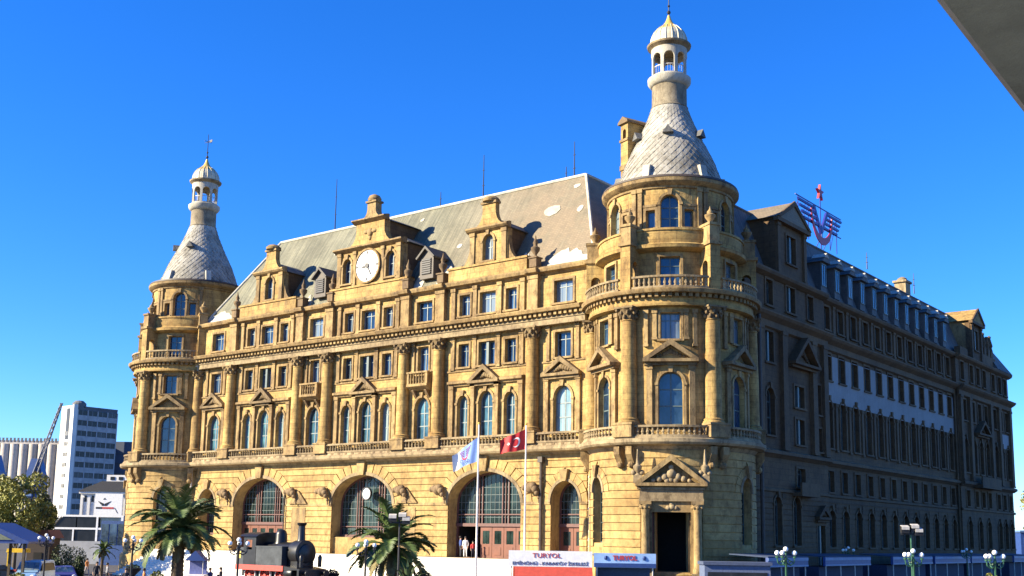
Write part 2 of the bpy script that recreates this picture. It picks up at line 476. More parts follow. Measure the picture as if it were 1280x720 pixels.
def courses(parent, ops, x0, x1, z0, z1, n, R=None, loc=(0, 0, 0), y0=-0.085, skip=None):
    hgt = (z1 - z0) / n
    for k in range(n):
        zb, zt = z0 + k * hgt + .035, z0 + (k + 1) * hgt - .035
        spans = [((x0, x0), (x1, x1))]
        def half(o, z):
            cx, a, zs, b, zz, rt = o
            if zz - .02 > z: return None
            if z <= zs: return a
            A, B = a + rt, b + rt
            if z >= zs + B: return 0.0
            return A * sqrt(max(0.0, 1 - ((z - zs) / B) ** 2))
        cuts = []
        for o in ops:
            zm = (zb + zt) / 2
            if zt < o[4] + .05: continue
            if zb >= o[2]:
                hb, ht = half(o, zb), half(o, zt)
                if hb < .05: continue
            elif zt > o[2] and zm > o[2]:
                hb = ht = half(o, zt)
            else: hb = ht = o[1]
            cuts.append((o[0], hb, ht))
        cuts.sort()
        edges = [(x0, x0)]
        for cx, hb, ht in cuts: edges += [(cx - hb, cx - ht), (cx + hb, cx + ht)]
        edges.append((x1, x1))
        for i in range(0, len(edges), 2):
            (ab, at), (bb, bt) = edges[i], edges[i + 1]
            if max(bb - ab, bt - at) < .12: continue
            if skip and skip(zb, (ab + bb) / 2): continue
            if R is None:
                me = MB().prism([(ab, zb), (bb, zb), (bt, zt), (at, zt)], y0, 0.03).mesh("stone_course", None, M['course'])
            else:
                me = bm_mesh(bend(panel_bm([(ab, zb), (bb, zb), (bt, zt), (at, zt)], [], y0, 0.03), R, .7), "stone_course", M['course'])
            part("stone_course", me, parent, loc)

def voussoirs(parent, o, n, y0=-0.14, R=None, key=True):
    cx, a, zs, b, z0, rt = o
    t0 = .3 if a > 2 else .22
    for i in range(n):
        g = .012
        t1, t2 = pi * i / n + g, pi * (i + 1) / n - g
        A, B = a + rt, b + rt
        mid = (t1 + t2) / 2
        isk = key and i == n // 2
        yy = y0 - (.25 if isk else 0)
        ii = a + (0.02 if isk else t0); jj = b + (.02 if isk else t0)
        pts = [(cx + ii * cos(t1), zs + jj * sin(t1)), (cx + A * cos(t1), zs + B * sin(t1)), (cx + A * cos(t2), zs + B * sin(t2)), (cx + ii * cos(t2), zs + jj * sin(t2))]
        if isk: pts[1] = (pts[1][0] + .05, zs + B + .12); pts[2] = (pts[2][0] - .05, zs + B + .12)
        if R is None: me = MB().prism(pts, yy, .02).mesh("voussoir", None, M['trim' if isk else 'course'])
        else: me = bm_mesh(bend(panel_bm(pts, [], yy, .02), R, .5), "voussoir", M['trim' if isk else 'course'])
        part("voussoir", me, parent)
    ring = [(cx + (a + t0) * cos(pi * q / 24), zs + (b + t0) * sin(pi * q / 24)) for q in range(25)] + [(cx + (a + .004) * cos(pi * q / 24), zs + (b + .004) * sin(pi * q / 24)) for q in range(24, -1, -1)]
    if R is None: me = bm_mesh(panel_bm(ring, [], -.19, .02), "archivolt", M['pale'])
    else: me = bm_mesh(bend(panel_bm(ring, [], -.19, .02), R, .4), "archivolt", M['pale'])
    part("archivolt", me, parent)

courses(ground_wall, openings, -24.6, 24.6, Z_SILL, 10.9, 15)
for o in openings: voussoirs(ground_wall, o, 15 if o[1] > 2 else 9)
mb = MB()
xs = [-24.7] + sum([[o[0] - o[1] - .02, o[0] + o[1] + .02] for o in sorted(openings)], []) + [24.7]
for i in range(0, len(xs), 2): mb.box(xs[i], xs[i + 1], -.16, .02, 6.9, 7.12)
part("string_course", mb.mesh("string_course", None, M['trim']))

# glazing of the great arches
def disc_(r, n=28): return MB().prism([(r * cos(2 * pi * i / n), r * sin(2 * pi * i / n)) for i in range(n)], -.06, .06)
def hall_screen(cx, a, zs, b, doors, kind):
    y = 1.1
    root = part("hall_window", bm_mesh(panel_bm(arch_hole((cx, a, zs, b, Z_SILL, 0)), [arch_hole((cx, a - .16, zs, b - .16, Z_SILL + .05, 0))], y, y + .2), "f", M['maroon']))
    tz = 5.35 if doors else 4.25
    gl = panel_bm([(cx - a + .1, tz), (cx + a - .1, tz)] + [(cx + (a - .1) * cos(pi * i / 20), zs + (b - .1) * sin(pi * i / 20)) for i in range(21)], [], y + .1, y + .13)
    part("pane", bm_mesh(gl, "hall_pane", M['hall']), root)
    def ztop(x): return zs + b * sqrt(max(0, 1 - ((x - cx) / a) ** 2)) - .05
    posts = (-.36, .36) if a > 2 else ()
    for p in posts:
        for q in (-.33, .0, .33):
            x = cx + p * a + q
            w = .1 if q else .07
            part("mullion", MB().box(x - w / 2, x + w / 2, y - .02, y + .14, tz, ztop(x)).mesh("mullion", None, M['maroon']), root)
    mbm = MB()
    k = 17 if a > 2 else 7
    for i in range(1, k):
        x = cx - a + 2 * a * i / k; mbm.box(x - .018, x + .018, y + .06, y + .12, tz, ztop(x))
    z = tz + .55
    while z < zs + b - .3:
        hw = a if z < zs else a * sqrt(max(0, 1 - ((z - zs) / b) ** 2))
        mbm.box(cx - hw + .08, cx + hw - .08, y + .065, y + .115, z, z + .04); z += .62
    part("muntin", mbm.mesh("muntin", None, M['frame']), root, kind="stuff")
    part("transom", MB().box(cx - a + .05, cx + a - .05, y - .12, y + .16, tz - .2, tz + .06).box(cx - a + .05, cx + a - .05, y - .06, y + .13, tz + .75, tz + .84).mesh("transom", None, M['maroon']), root)
    if not doors:
        part("sill_wall", MB().box(cx - a + .01, cx + a - .01, .3, 1.3, Z_SILL, 4.08).mesh("sill_wall", None, M['course']), root)
        return root
    n = 6 if a > 2 else 2
    for i in range(n):
        if kind == 'open' and i in (0, 1): continue
        x0, x1 = cx - a + .12 + (2 * a - .24) * i / n + .02, cx - a + .12 + (2 * a - .24) * (i + 1) / n - .02
        mx = (x0 + x1) / 2; hw = (x1 - x0) / 2
        d = part("door", bm_mesh(panel_bm([(x0, Z_SILL + .03), (x1, Z_SILL + .03), (x1, tz - .22), (x0, tz - .22)], [[(mx - hw * .6, Z_SILL + 1.15), (mx + hw * .6, Z_SILL + 1.15), (mx + hw * .6, tz - .55), (mx - hw * .6, tz - .55)]], y + .02, y + .1), "d", M['wood']))
        part("pane", MB().box(mx - hw * .62, mx + hw * .62, y + .05, y + .07, Z_SILL + 1.1, tz - .5).box(mx - .03, mx + .03, y + .035, y + .06, Z_SILL + 1.1, tz - .5).mesh("door_pane", None, M['hall']), d)
        part("panel_moulding", MB().box(mx - hw * .55, mx + hw * .55, y - .01, y + .03, Z_SILL + .25, Z_SILL + .9).mesh("pm", None, M['wood']), d)
    if kind == 'open':
        x0, x1 = cx - a + .02, cx - a + .12 + (2 * a - .24) * 2 / n
        part("doorway_interior", MB().box(x0, x1, y + 3.5, y + 3.6, Z_SILL, tz).box(x0 - .2, x0, y + .2, y + 3.6, Z_SILL, tz).box(x1, x1 + .2, y + .2, y + 3.6, Z_SILL, tz).box(x0, x1, y + .2, y + 3.6, tz, tz + .1).box(x0, x1, y + .2, y + 3.6, Z_SILL - .1, Z_SILL).mesh("interior", None, M['black']), root)
    return root
hall_screen(-14.3, 3.9, 7.05, 2.6, True, 'shut')
hs0 = hall_screen(0, 3.9, 7.05, 2.6, False, '')
hc = part("hall_clock", disc_(.52).mesh("hc", None, M['white']), None, (.1, .45, 8.0))
part("clock_rim", bm_mesh(panel_bm([(.6 * cos(2 * pi * i / 28), .6 * sin(2 * pi * i / 28)) for i in range(28)], [[(.5 * cos(2 * pi * i / 28), .5 * sin(2 * pi * i / 28)) for i in range(28)]], -.1, .1), "rim", M['iron']), hc)
part("clock_bracket", MB().tube((0, .0, .55), (0, 0, 1.5), .04, n=6).tube((0, 0, .9), (0, .6, 1.3), .04, n=6).mesh("cbk", None, M['iron']), hc)
hall_screen(14.3, 3.9, 7.05, 2.6, True, 'open')
hall_screen(22.55, 1.38, 7.05, 1.65, True, 'shut')
hall_screen(-22.55, 1.38, 7.05, 1.65, False, '')

# little gabled niches and scrolled brackets between the arches
for x in (-8.4, 5.75, -5.75, 8.4):
    if x in (-8.4, 5.75):
        nt_ = part("niche", MB().box(x - .95, x + .95, -.13, .02, 3.2, 6.75).mesh("niche", None, M['trim']))
        part("niche_gable", MB().prism([(x - 1.25, 7.1), (x + 1.25, 7.1), (x, 8.35)], -.3, -.05).mesh("niche_gable", None, M['trim']), nt_)
        part("gable_hollow", MB().prism([(x - .6, 7.2), (x + .6, 7.2), (x, 7.85)], -.33, -.28).mesh("gh", None, M['carve']), nt_)
def lion_bracket(x):
    b = MB()
    for i, (dx, dz, r) in enumerate(((0, 0, .42), (.3, .12, .34), (.55, -.1, .28), (-.35, .08, .32), (-.6, .02, .24), (.72, -.4, .2), (.78, -.75, .15))):
        b.ball((x + dx, -.35 - .1 * (i % 3), 8.2 + dz), r, 10, 6)
    b.tube((x + .75, -.35, 7.9), (x + .8, -.35, 7.0), .09, .06)
    part("carved_bracket", b.mesh("carved_bracket", 50, M['carve']))
for x in (-19.6, -9.4, -5.0, 5.0, 9.4, 19.4): lion_bracket(x)

# ---------------- balcony slab and balustrade of the front
def profile_box(mb, x0, x1, prof):
    """prof: list of (depth out, z) from bottom to top; a moulding along x closed against the wall."""
    pts = [(.1, prof[0][1])] + [(-d, z) for d, z in prof] + [(.1, prof[-1][1])]
    return mb.prism_x(pts, x0, x1)
part("balcony_slab", profile_box(MB(), -24.55, 24.55, [(.25, 10.85), (.35, 11.0), (.95, 11.05), (1.05, 11.2), (1.05, 11.42), (.85, 11.5), (.8, 11.72)]).mesh("balcony_slab", None, M['pale']))
part("slab_corbels", (lambda b: [b.box(x - .14, x + .14, -.86, -.2, 11.5, 11.66) for x in [(-24 + .9 * i) for i in range(54)]] and b)(MB()).mesh("corbels", None, M['carve']), kind="stuff")
COLX = (-19.35, -9.15, -4.95, 4.95, 9.15, 19.35)
def baluster(mb, x, y, z, h, r):
    return mb.lathe([(r * .8, z), (r * .9, z + h * .1), (r * .5, z + h * .2), (r, z + h * .4), (r * .45, z + h * .75), (r * .8, z + h * .9), (r * .8, z + h)], 6, (x, y), caps=False)
def balustrade(x0, x1, y, z0, z1):
    b = part("balustrade", MB().box(x0, x1, y - .14, y + .14, z0, z0 + .14).box(x0, x1, y - .16, y + .16, z1 - .16, z1).mesh("rails", None, M['pale']))
    mb = MB(); n = int((x1 - x0) / .34)
    for i in range(n): baluster(mb, x0 + (i + .5) * (x1 - x0) / n, y, z0 + .14, z1 - z0 - .3, .1)
    part("baluster", mb.mesh("balusters", 40, M['pale']), b, kind="stuff")
edges = [-24.5] + sum([[x - .75, x + .75] for x in COLX], []) + [24.5]
for i in range(0, len(edges), 2): balustrade(edges[i], edges[i + 1], -.72, 11.72, 12.55)

# ---------------- tall order: wall of storeys two and three
win_mid = []       # (x, z0, w, h, rise, style, frame, glass)
TRI = (-14.3, 0.0, 14.3)
for c in TRI:
    for dx, w in ((-2.55, 1.15), (0, 1.55), (2.55, 1.15)):
        win_mid.append((c + dx, 12.5, w, 2.95, w * .62, 'arch', 'paleframe', 'teal'))
        win_mid.append((c + dx, 18.6, 1.15 if dx else 1.75, 2.0, 0, 'single' if dx else 'double', 'frame', 'glass'))
for x in (-7.05, 7.05):
    win_mid.append((x, 12.5, 1.7, 2.75, 1.05, 'arch', 'paleframe', 'teal')); win_mid.append((x, 18.6, 1.25, 2.2, 0, 'single', 'paleframe', 'glass'))
for x in (-22.2, 22.2):
    win_mid.append((x, 12.5, 1.75, 2.75, 1.05, 'arch', 'paleframe', 'teal')); win_mid.append((x, 18.6, 1.55, 2.05, 0, 'single', 'paleframe', 'glass'))
holes = [arch_pts(x, w, z0, z0 + h, r) for x, z0, w, h, r, *_ in win_mid]
mid_wall = part("middle_wall", bm_mesh(panel_bm([(-XW, 11.1), (XW, 11.1), (XW, 21.3), (-XW, 21.3)], holes, 0.0, 0.6), "middle_wall", M['wall']))
for x, z0, w, h, r, st, fm, gm in win_mid: window(FRONT, x, z0, w, h, r, st, fm, gm)

def column_mesh(r, z0, z1):
    h = z1 - z0
    prof = [(r * 1.35, z0), (r * 1.35, z0 + .12), (r * 1.2, z0 + .2), (r * 1.25, z0 + .3), (r * 1.02, z0 + .4), (r, z0 + .6), (r * .98, z0 + h * .4), (r * .86, z1 - 1.05), (r * .95, z1 - 1.0), (r * .88, z1 - .92)]
    return MB().lathe(prof, 18)
def capital_mesh(r, z1):
    b = MB().lathe([(r * .88, z1 - .95), (r * .95, z1 - .6), (r * 1.15, z1 - .28), (r * 1.3, z1 - .14)], 14)
    for row, (zz, rr, k) in enumerate(((z1 - .72, 1.02, 8), (z1 - .45, 1.15, 8))):
        for i in range(k):
            a = 2 * pi * (i + .5 * row) / k
            b.ball((rr * r * sin(a), -rr * r * cos(a), zz), .14, 6, 4, (1, 1, 1.3))
    for sx in (-1, 1):
        for sy in (-1, 1): b.ball((sx * r * 1.05, sy * r * 1.05, z1 - .22), .17, 6, 4)
    q = r * 1.32
    return b.box(-q, q, -q, q, z1 - .13, z1)
cm = column_mesh(.56, 12.7, 21.22).mesh("column", 40, M['wall']); cap = capital_mesh(.56, 21.22).mesh("capital", 50, M['weathered'])
ped = MB().box(-.78, .78, -.72, .6, 11.7, 12.58).box(-.84, .84, -.78, .6, 12.58, 12.7).box(-.84, .84, -.78, .6, 11.7, 11.86).mesh("pedestal", None, M['trim'])
def column(loc, rz=0.0, cmx=None, capx=None, pedx=None):
    o = part("column", cmx or cm, None, loc, rz); part("capital", capx or cap, o); part("pedestal", pedx or ped, o); return o
for x in COLX: column((x, -.3, 0))
# responding pilasters and thin piers between the windows
pil = MB()
def pilaster(b, x, w, z0, z1, d=.16):
    b.box(x - w / 2, x + w / 2, -d, .02, z0, z1 - .3); b.box(x - w / 2 - .06, x + w / 2 + .06, -d - .06, .02, z1 - .3, z1 - .002); b.box(x - w / 2 - .05, x + w / 2 + .05, -d - .05, .02, z0, z0 + .18)
def pil_part(x, w, z0, z1, d=.16):
    b = MB(); pilaster(b, x, w, z0, z1, d); part("pilaster", b.mesh("pilaster", None, M['trim']))
for c in TRI:
    for s in (-1, 1):
        pil_part(c + s * 1.3, .38, 12.5, 17.0, .3); pil_part(c + s * 3.75, .42, 12.5, 17.0, .22)
        pil_part(c + s * 1.3, .32, 18.35, 21.2, .14); pil_part(c + s * 3.75, .4, 18.35, 21.2, .16)
for x in (-22.2, 22.2):
    for s in (-1, 1): pil_part(x + s * 1.55, .4, 12.5, 17.0, .2); pil_part(x + s * 1.45, .3, 18.35, 21.2, .14)
for x in (-7.05, 7.05):
    for s in (-1, 1): pil_part(x + s * 1.15, .3, 18.5, 21.2, .14)

def pediment_mesh(w, h, d=.5):
    """Hollow triangular pediment on a moulded bed; origin middle of its bottom edge."""
    b = MB(); hw = w / 2; t = .26
    b.box(-hw + .1, hw - .1, -d * .6, 0, -.32, -.13)
    b.prism_x([(0, -.13), (-d, -.1), (-d, .12), (0, .12)], -hw, hw)
    k = h / hw
    b.prism([(-hw - .02, .121), (-hw + .45, .121), (0, h - t * 1.25), (hw - .45, .121), (hw + .02, .121), (0, h + .12)], -d, .0)
    b.prism([(-hw + .35, .121), (hw - .35, .121), (0, h - .12)], -.12, 0.0)
    return b.mesh("pediment", None)
def carving_mesh(w, h):
    b = MB(); rnd = random.Random(3)
    for i in range(11):
        t = (i - 5) / 5; zz = .16 + (h - .55) * (1 - abs(t)) * .55
        b.ball((t * w * .3, -.2, zz + .05), .11 + .16 * (1 - abs(t)), 8, 5, (1, .8, 1))
    return b.mesh("carving", 60)
_pm = {}
def pediment(face, s, z, w, h, d0=0.0, d=.5, mk='weathered'):
    key = (w, h, d, mk)
    if key not in _pm:
        _pm[key] = (pediment_mesh(w, h, d), carving_mesh(w, h))
        for me in _pm[key]: me.materials.append(M[mk])
    p, rz = face.at(s, d0, z)
    o = part("pediment", _pm[key][0], None, p, rz); part("carving", _pm[key][1], o); return o
for c in TRI: pediment(FRONT, c, 17.15, 3.3, 1.35, 0.0, .6)
for x in (-22.2, 22.2): pediment(FRONT, x, 17.15, 3.7, 1.35, 0.0, .55)
for c in TRI:
    for s in (-1, 1):
        mb = MB(); a, b_ = sorted((c + s * 1.68, c + s * 4.05)); profile_box(mb, a, b_, [(.2, 16.95), (.25, 17.1), (.45, 17.15), (.45, 17.35), (.1, 17.45)])
        part("window_cornice", mb.mesh("window_cornice", None, M['trim']))
part("sill_band", MB().box(-24.6, 24.6, -.09, .02, 18.2, 18.34).mesh("sill_band", None, M['trim']))
# the two little stone balconies
for x in (-7.05, 7.05):
    b = part("small_balcony", profile_box(MB(), x - 1.2, x + 1.2, [(.3, 16.9), (.7, 17.15), (.85, 17.2), (.85, 17.42)]).box(x - 1.2, x - .98, -.8, -.58, 17.421, 18.35).box(x + .98, x + 1.2, -.8, -.58, 17.421, 18.35).box(x - 1.24, x + 1.24, -.84, -.54, 18.352, 18.5).box(x - 1.2, x - 1.02, -.5, 0, 17.421, 18.35).box(x + 1.02, x + 1.2, -.5, 0, 17.421, 18.35).mesh("small_balcony", None, M['trim']))
    bb = MB()
    for i in range(6): baluster(bb, x - .82 + i * .33, -.69, 17.42, .93, .1)
    part("baluster", bb.mesh("bal", 40, M['trim']), b, kind="stuff")
    for s in (-1, 1):
        bb = MB().prism_x([(0, 16.2), (-.55, 16.85), (-.55, 16.9), (0, 16.9)], x + s * .75 - .12, x + s * .75 + .12)
        part("bracket", bb.mesh("bracket", None, M['carve']), b)

# ---------------- entablature
part("frieze", MB().box(-24.7, 24.7, -.62, .05, 21.22, 21.9).box(-24.7, 24.7, -.7, .05, 21.68, 21.78).mesh("frieze", None, M['pale']))
mb = MB(); x = -24.6
while x < 24.6: mb.box(x, x + .26, -.98, -.6, 21.91, 22.2); x += .5
part("dentil", mb.mesh("dentils", None, M['trim']), kind="stuff")
part("main_cornice", profile_box(MB(), -24.6, 24.6, [(.6, 21.9), (.62, 22.2), (1.2, 22.22), (1.3, 22.45), (1.3, 22.52), (.3, 22.75)]).mesh("main_cornice", None, M['trim']))

# ---------------- attic storey
win_at = []
for c in TRI:
    for dx in (-2.55, 0, 2.55): win_at.append((c + dx, 23.05, 1.15 if dx else 1.75, 1.85, 0, 'single' if dx else 'single', 'paleframe', 'glass'))
for x in (-22.2, -7.05, 7.05, 22.2): win_at.append((x, 23.05, 1.85, 1.85, 0, 'single', 'paleframe', 'glass'))
part("attic_wall", bm_mesh(panel_bm([(-XW, 21.3), (XW, 21.3), (XW, 26.2), (-XW, 26.2)], [arch_pts(x, w, z0, z0 + h, 0) for x, z0, w, h, *_ in win_at], 0.0, 0.6), "attic_wall", M['wall']))
for x, z0, w, h, r, st, fm, gm in win_at: window(FRONT, x, z0, w, h, r, st, fm, gm)
for x in COLX:
    pil_part(x, 1.0, 22.7, 25.55, .42)
for c in TRI:
    for dx in (-3.8, -1.35, 1.35, 3.8): pil_part(c + dx, .42, 22.7, 25.55, .18)
mb = MB()
for a, b_ in ((-24.75, -19.95), (-18.75, -9.75), (-8.55, -5.55), (-4.35, 4.35), (5.55, 8.55), (9.75, 18.75), (19.95, 24.75)):
    profile_box(mb, a, b_, [(.1, 25.5), (.2, 25.62), (.5, 25.72), (.58, 25.95), (.58, 26.05), (.1, 26.25)])
for x in COLX: profile_box(mb, x - .6, x + .6, [(.42, 25.551), (.5, 25.62), (.78, 25.72), (.86, 25.95), (.86, 26.06), (.1, 26.3)])
part("attic_cornice", mb.mesh("attic_cornice", None, M['trim']))
# parapets under the gables
for c, hw in ((-14.3, 4.3), (0, 5.0), (14.3, 4.3)):
    part("parapet", MB().box(c - hw, c + hw, -.3, .5, 26.1, 27.2).box(c - hw - .1, c + hw + .1, -.4, .6, 27.2, 27.38).mesh("parapet", None, M['wall']))
urn = MB().box(-.36, .36, -.36, .36, 26.25, 27.0).box(-.44, .44, -.44, .44, 27.0, 27.12).lathe([(.3, 27.12), (.14, 27.25), (.12, 27.35), (.36, 27.7), (.38, 27.95), (.2, 28.05), (.16, 28.2), (.22, 28.35), (.08, 28.7), (.03, 29.0)], 12)
urn_me = urn.mesh("urn", 50, M['carve'])
for x in COLX: part("urn", urn_me, None, (x, -.1, 0))

# ---------------- front roof
ROOF = [(-25.0, .25, 26.25), (25.0, .25, 26.25), (20.2, 6.0, 35.7), (-20.2, 6.0, 35.7), (20.2, 14.0, 35.7), (-20.2, 14.0, 35.7), (25.0, 20, 26.25), (-25, 20, 26.25)]
roof = part("front_roof", MB().add(ROOF, [(0, 1, 2, 3), (1, 6, 4, 2), (3, 2, 4, 5), (0, 3, 5, 7), (6, 7, 5, 4), (0, 7, 6, 1)]).mesh("front_roof", None, M['slate']))
part("ridge_cap", MB().tube((-20.2, 5.98, 35.72), (20.2, 5.98, 35.72), .16).tube((20.2, 5.98, 35.72), (20.2, 14, 35.72), .14).mesh("ridge_cap", None, M['lead']), roof)
part("hip_cap", MB().tube((20.2, 5.98, 35.72), (25.0, .23, 26.3), .14).mesh("hip_cap", None, M['lead']), roof)
part("hip_cap", MB().tube((-20.2, 5.98, 35.72), (-25.0, .23, 26.3), .14).mesh("hip_cap", None, M['lead']), roof)
# pale lead sheets patched over the eaves
def roof_y(z): return .25 + (z - 26.25) * 5.75 / 9.45
rnd = random.Random(5)
def lead_sheet(x0, x1, zt):
    n = 14; top = []; nx = Vector((0, -9.45, 5.75)).normalized() * .05
    for i in range(n + 1):
        x = x0 + (x1 - x0) * i / n
        t = i / n
        z = 26.3 + (zt - 26.3) * (0.45 + .55 * sin(pi * min(1, t * 1.15 + .05))) * (.75 + .4 * rnd.random())
        top.append((x, z))
    vs = []
    for x, z in top:
        for zz in (26.28, z):
            y = roof_y(zz); vs.append((x, y + nx.y, zz + nx.z)); vs.append((x, y + .04, zz))
    fs = []
    for i in range(n):
        a, b_ = i * 4, i * 4 + 4
        fs += [(a, b_, b_ + 2, a + 2), (a + 2, b_ + 2, b_ + 3, a + 3), (a + 1, a + 3, b_ + 3, b_ + 1), (a, a + 1, b_ + 1, b_)]
    fs += [(0, 2, 3, 1), (n * 4, n * 4 + 1, n * 4 + 3, n * 4 + 2)]
    part("lead_sheet", MB().add(vs, fs).mesh("lead_sheet", None, M['lead']), roof)
lead_sheet(20.3, 24.5, 27.7); lead_sheet(16.6, 18.7, 28.0); lead_sheet(8.0, 9.6, 28.3); lead_sheet(5.1, 6.3, 28.1); lead_sheet(9.6, 11.9, 28.0)
lead_sheet(-9.9, -8.6, 27.6); lead_sheet(-6.1, -5.0, 27.5); lead_sheet(-12.2, -10.0, 27.5); lead_sheet(-24.6, -20.2, 27.4)
def lead_blob(x, z, w, h):
    n = 9; vs = []; nv = Vector((0, -9.45, 5.75)).normalized() * .045
    for k in (1, 0):
        for i in range(n):
            a = 2 * pi * i / n; r = .7 + .5 * rnd.random() if k else 0
            if k: rr = r; vs.append((x + w * rr * cos(a), roof_y(z + h * rr * sin(a)) + nv.y, z + h * rr * sin(a) + nv.z))
        if not k: vs += [(p[0], p[1] + .08, p[2] - .04) for p in vs[:n]]
    part("lead_patch", MB().add(vs, [tuple(range(n)), tuple(range(2 * n - 1, n - 1, -1))] + [(i, i + n, (i + 1) % n + n, (i + 1) % n) for i in range(n)]).mesh("lead_patch", None, M['lead']), roof)
for x, z, w, h in ((17.9, 32.3, .9, .55), (21.2, 31.9, .3, .35), (11.2, 32.9, .3, .5), (8.6, 30.3, .3, .25), (13.0, 31.8, .25, .25), (1.5, 34.5, .25, .2), (-9.2, 32.5, .25, .3), (19.7, 34.6, .4, .25)): lead_blob(x, z, w, h)

# gables ------------------------------------------------------------
def scroll_side(x0, z0, x1, z1, n=7):
    """concave flare from (x0,z0) wide at the bottom to (x1,z1)"""
    return [(x1 + (x0 - x1) * (1 - sin(pi / 2 * i / n)), z0 + (z1 - z0) * (1 - cos(pi / 2 * i / n)) ) for i in range(n + 1)]
def side_gable(c):
    g_out = [(c - 2.1, 27.38), (c + 2.1, 27.38), (c + 2.1, 30.2), (c - 2.1, 30.2)]
    g = part("gable", bm_mesh(panel_bm(g_out, [arch_pts(c, 1.15, 27.6, 29.3, .6)], -.1, .5), "gable", M['wall']))
    fme, gl, sm = window_meshes(1.15, 1.7, .6, 'single', 'paleframe', 'glass', 'trim')
    w = part("gable_window", fme, None, (c, -.1, 27.6)); part("pane", gl, w); part("surround", sm, w)
    for s in (-1, 1):
        b = MB(); pilaster(b, c + s * 1.75, .5, 27.38, 30.2, .22); part("pilaster", b.mesh("gp", None, M['trim']), g)
    L = scroll_side(c - 1.75, 30.65, c - .72, 32.0); Rr = [(2 * c - x, z) for x, z in reversed(L)]
    part("gable_top", bm_mesh(panel_bm([(c + .72, 32.6), (c - .72, 32.6)] + list(reversed(L)) + list(reversed(Rr)), [], -.12, .4), "gable_top", M['wall']), g)
    part("gable_cornice", profile_box(MB(), c - 2.3, c + 2.3, [(.2, 30.18), (.4, 30.3), (.55, 30.45), (.55, 30.58), (.2, 30.72)]).box(c - .85, c + .85, -.25, .45, 32.601, 32.8).mesh("gc", None, M['trim']), g)
    part("gable_cap", MB().lathe([(.75, 32.8), (.78, 33.0), (.5, 33.25), (.01, 33.4)], 14, (c, .15)).mesh("cap", 40, M['trim']), g)
    # the body of the dormer running back into the roof, with a volute down each cheek
    part("dormer_body", MB().prism_x([(.5, 27.0), (.5, 30.2), (3.2, 30.6), (3.2, 27.0)], c - 1.9, c + 1.9).mesh("body", None, M['side']), g)
    part("dormer_roof", MB().prism([(c - 2.15, 30.3), (c + 2.15, 30.3), (c + 1.2, 31.0), (c, 31.5), (c - 1.2, 31.0)], .45, 4.6).mesh("droof", None, M['sideslate']), g)
    for s in (-1, 1):
        b = MB(); pts = [(c + s * 2.1, 27.38)] + [(c + s * (2.1 + 1.15 * (1 - sin(pi / 2 * i / 6))), 27.38 + 2.2 * (1 - cos(pi / 2 * i / 6))) for i in range(7)]
        b.prism(pts if s > 0 else list(reversed(pts)), 0.0, .45)
        part("volute", b.mesh("volute", None, M['trim']), g)
    return g
side_gable(-14.3); side_gable(14.3)

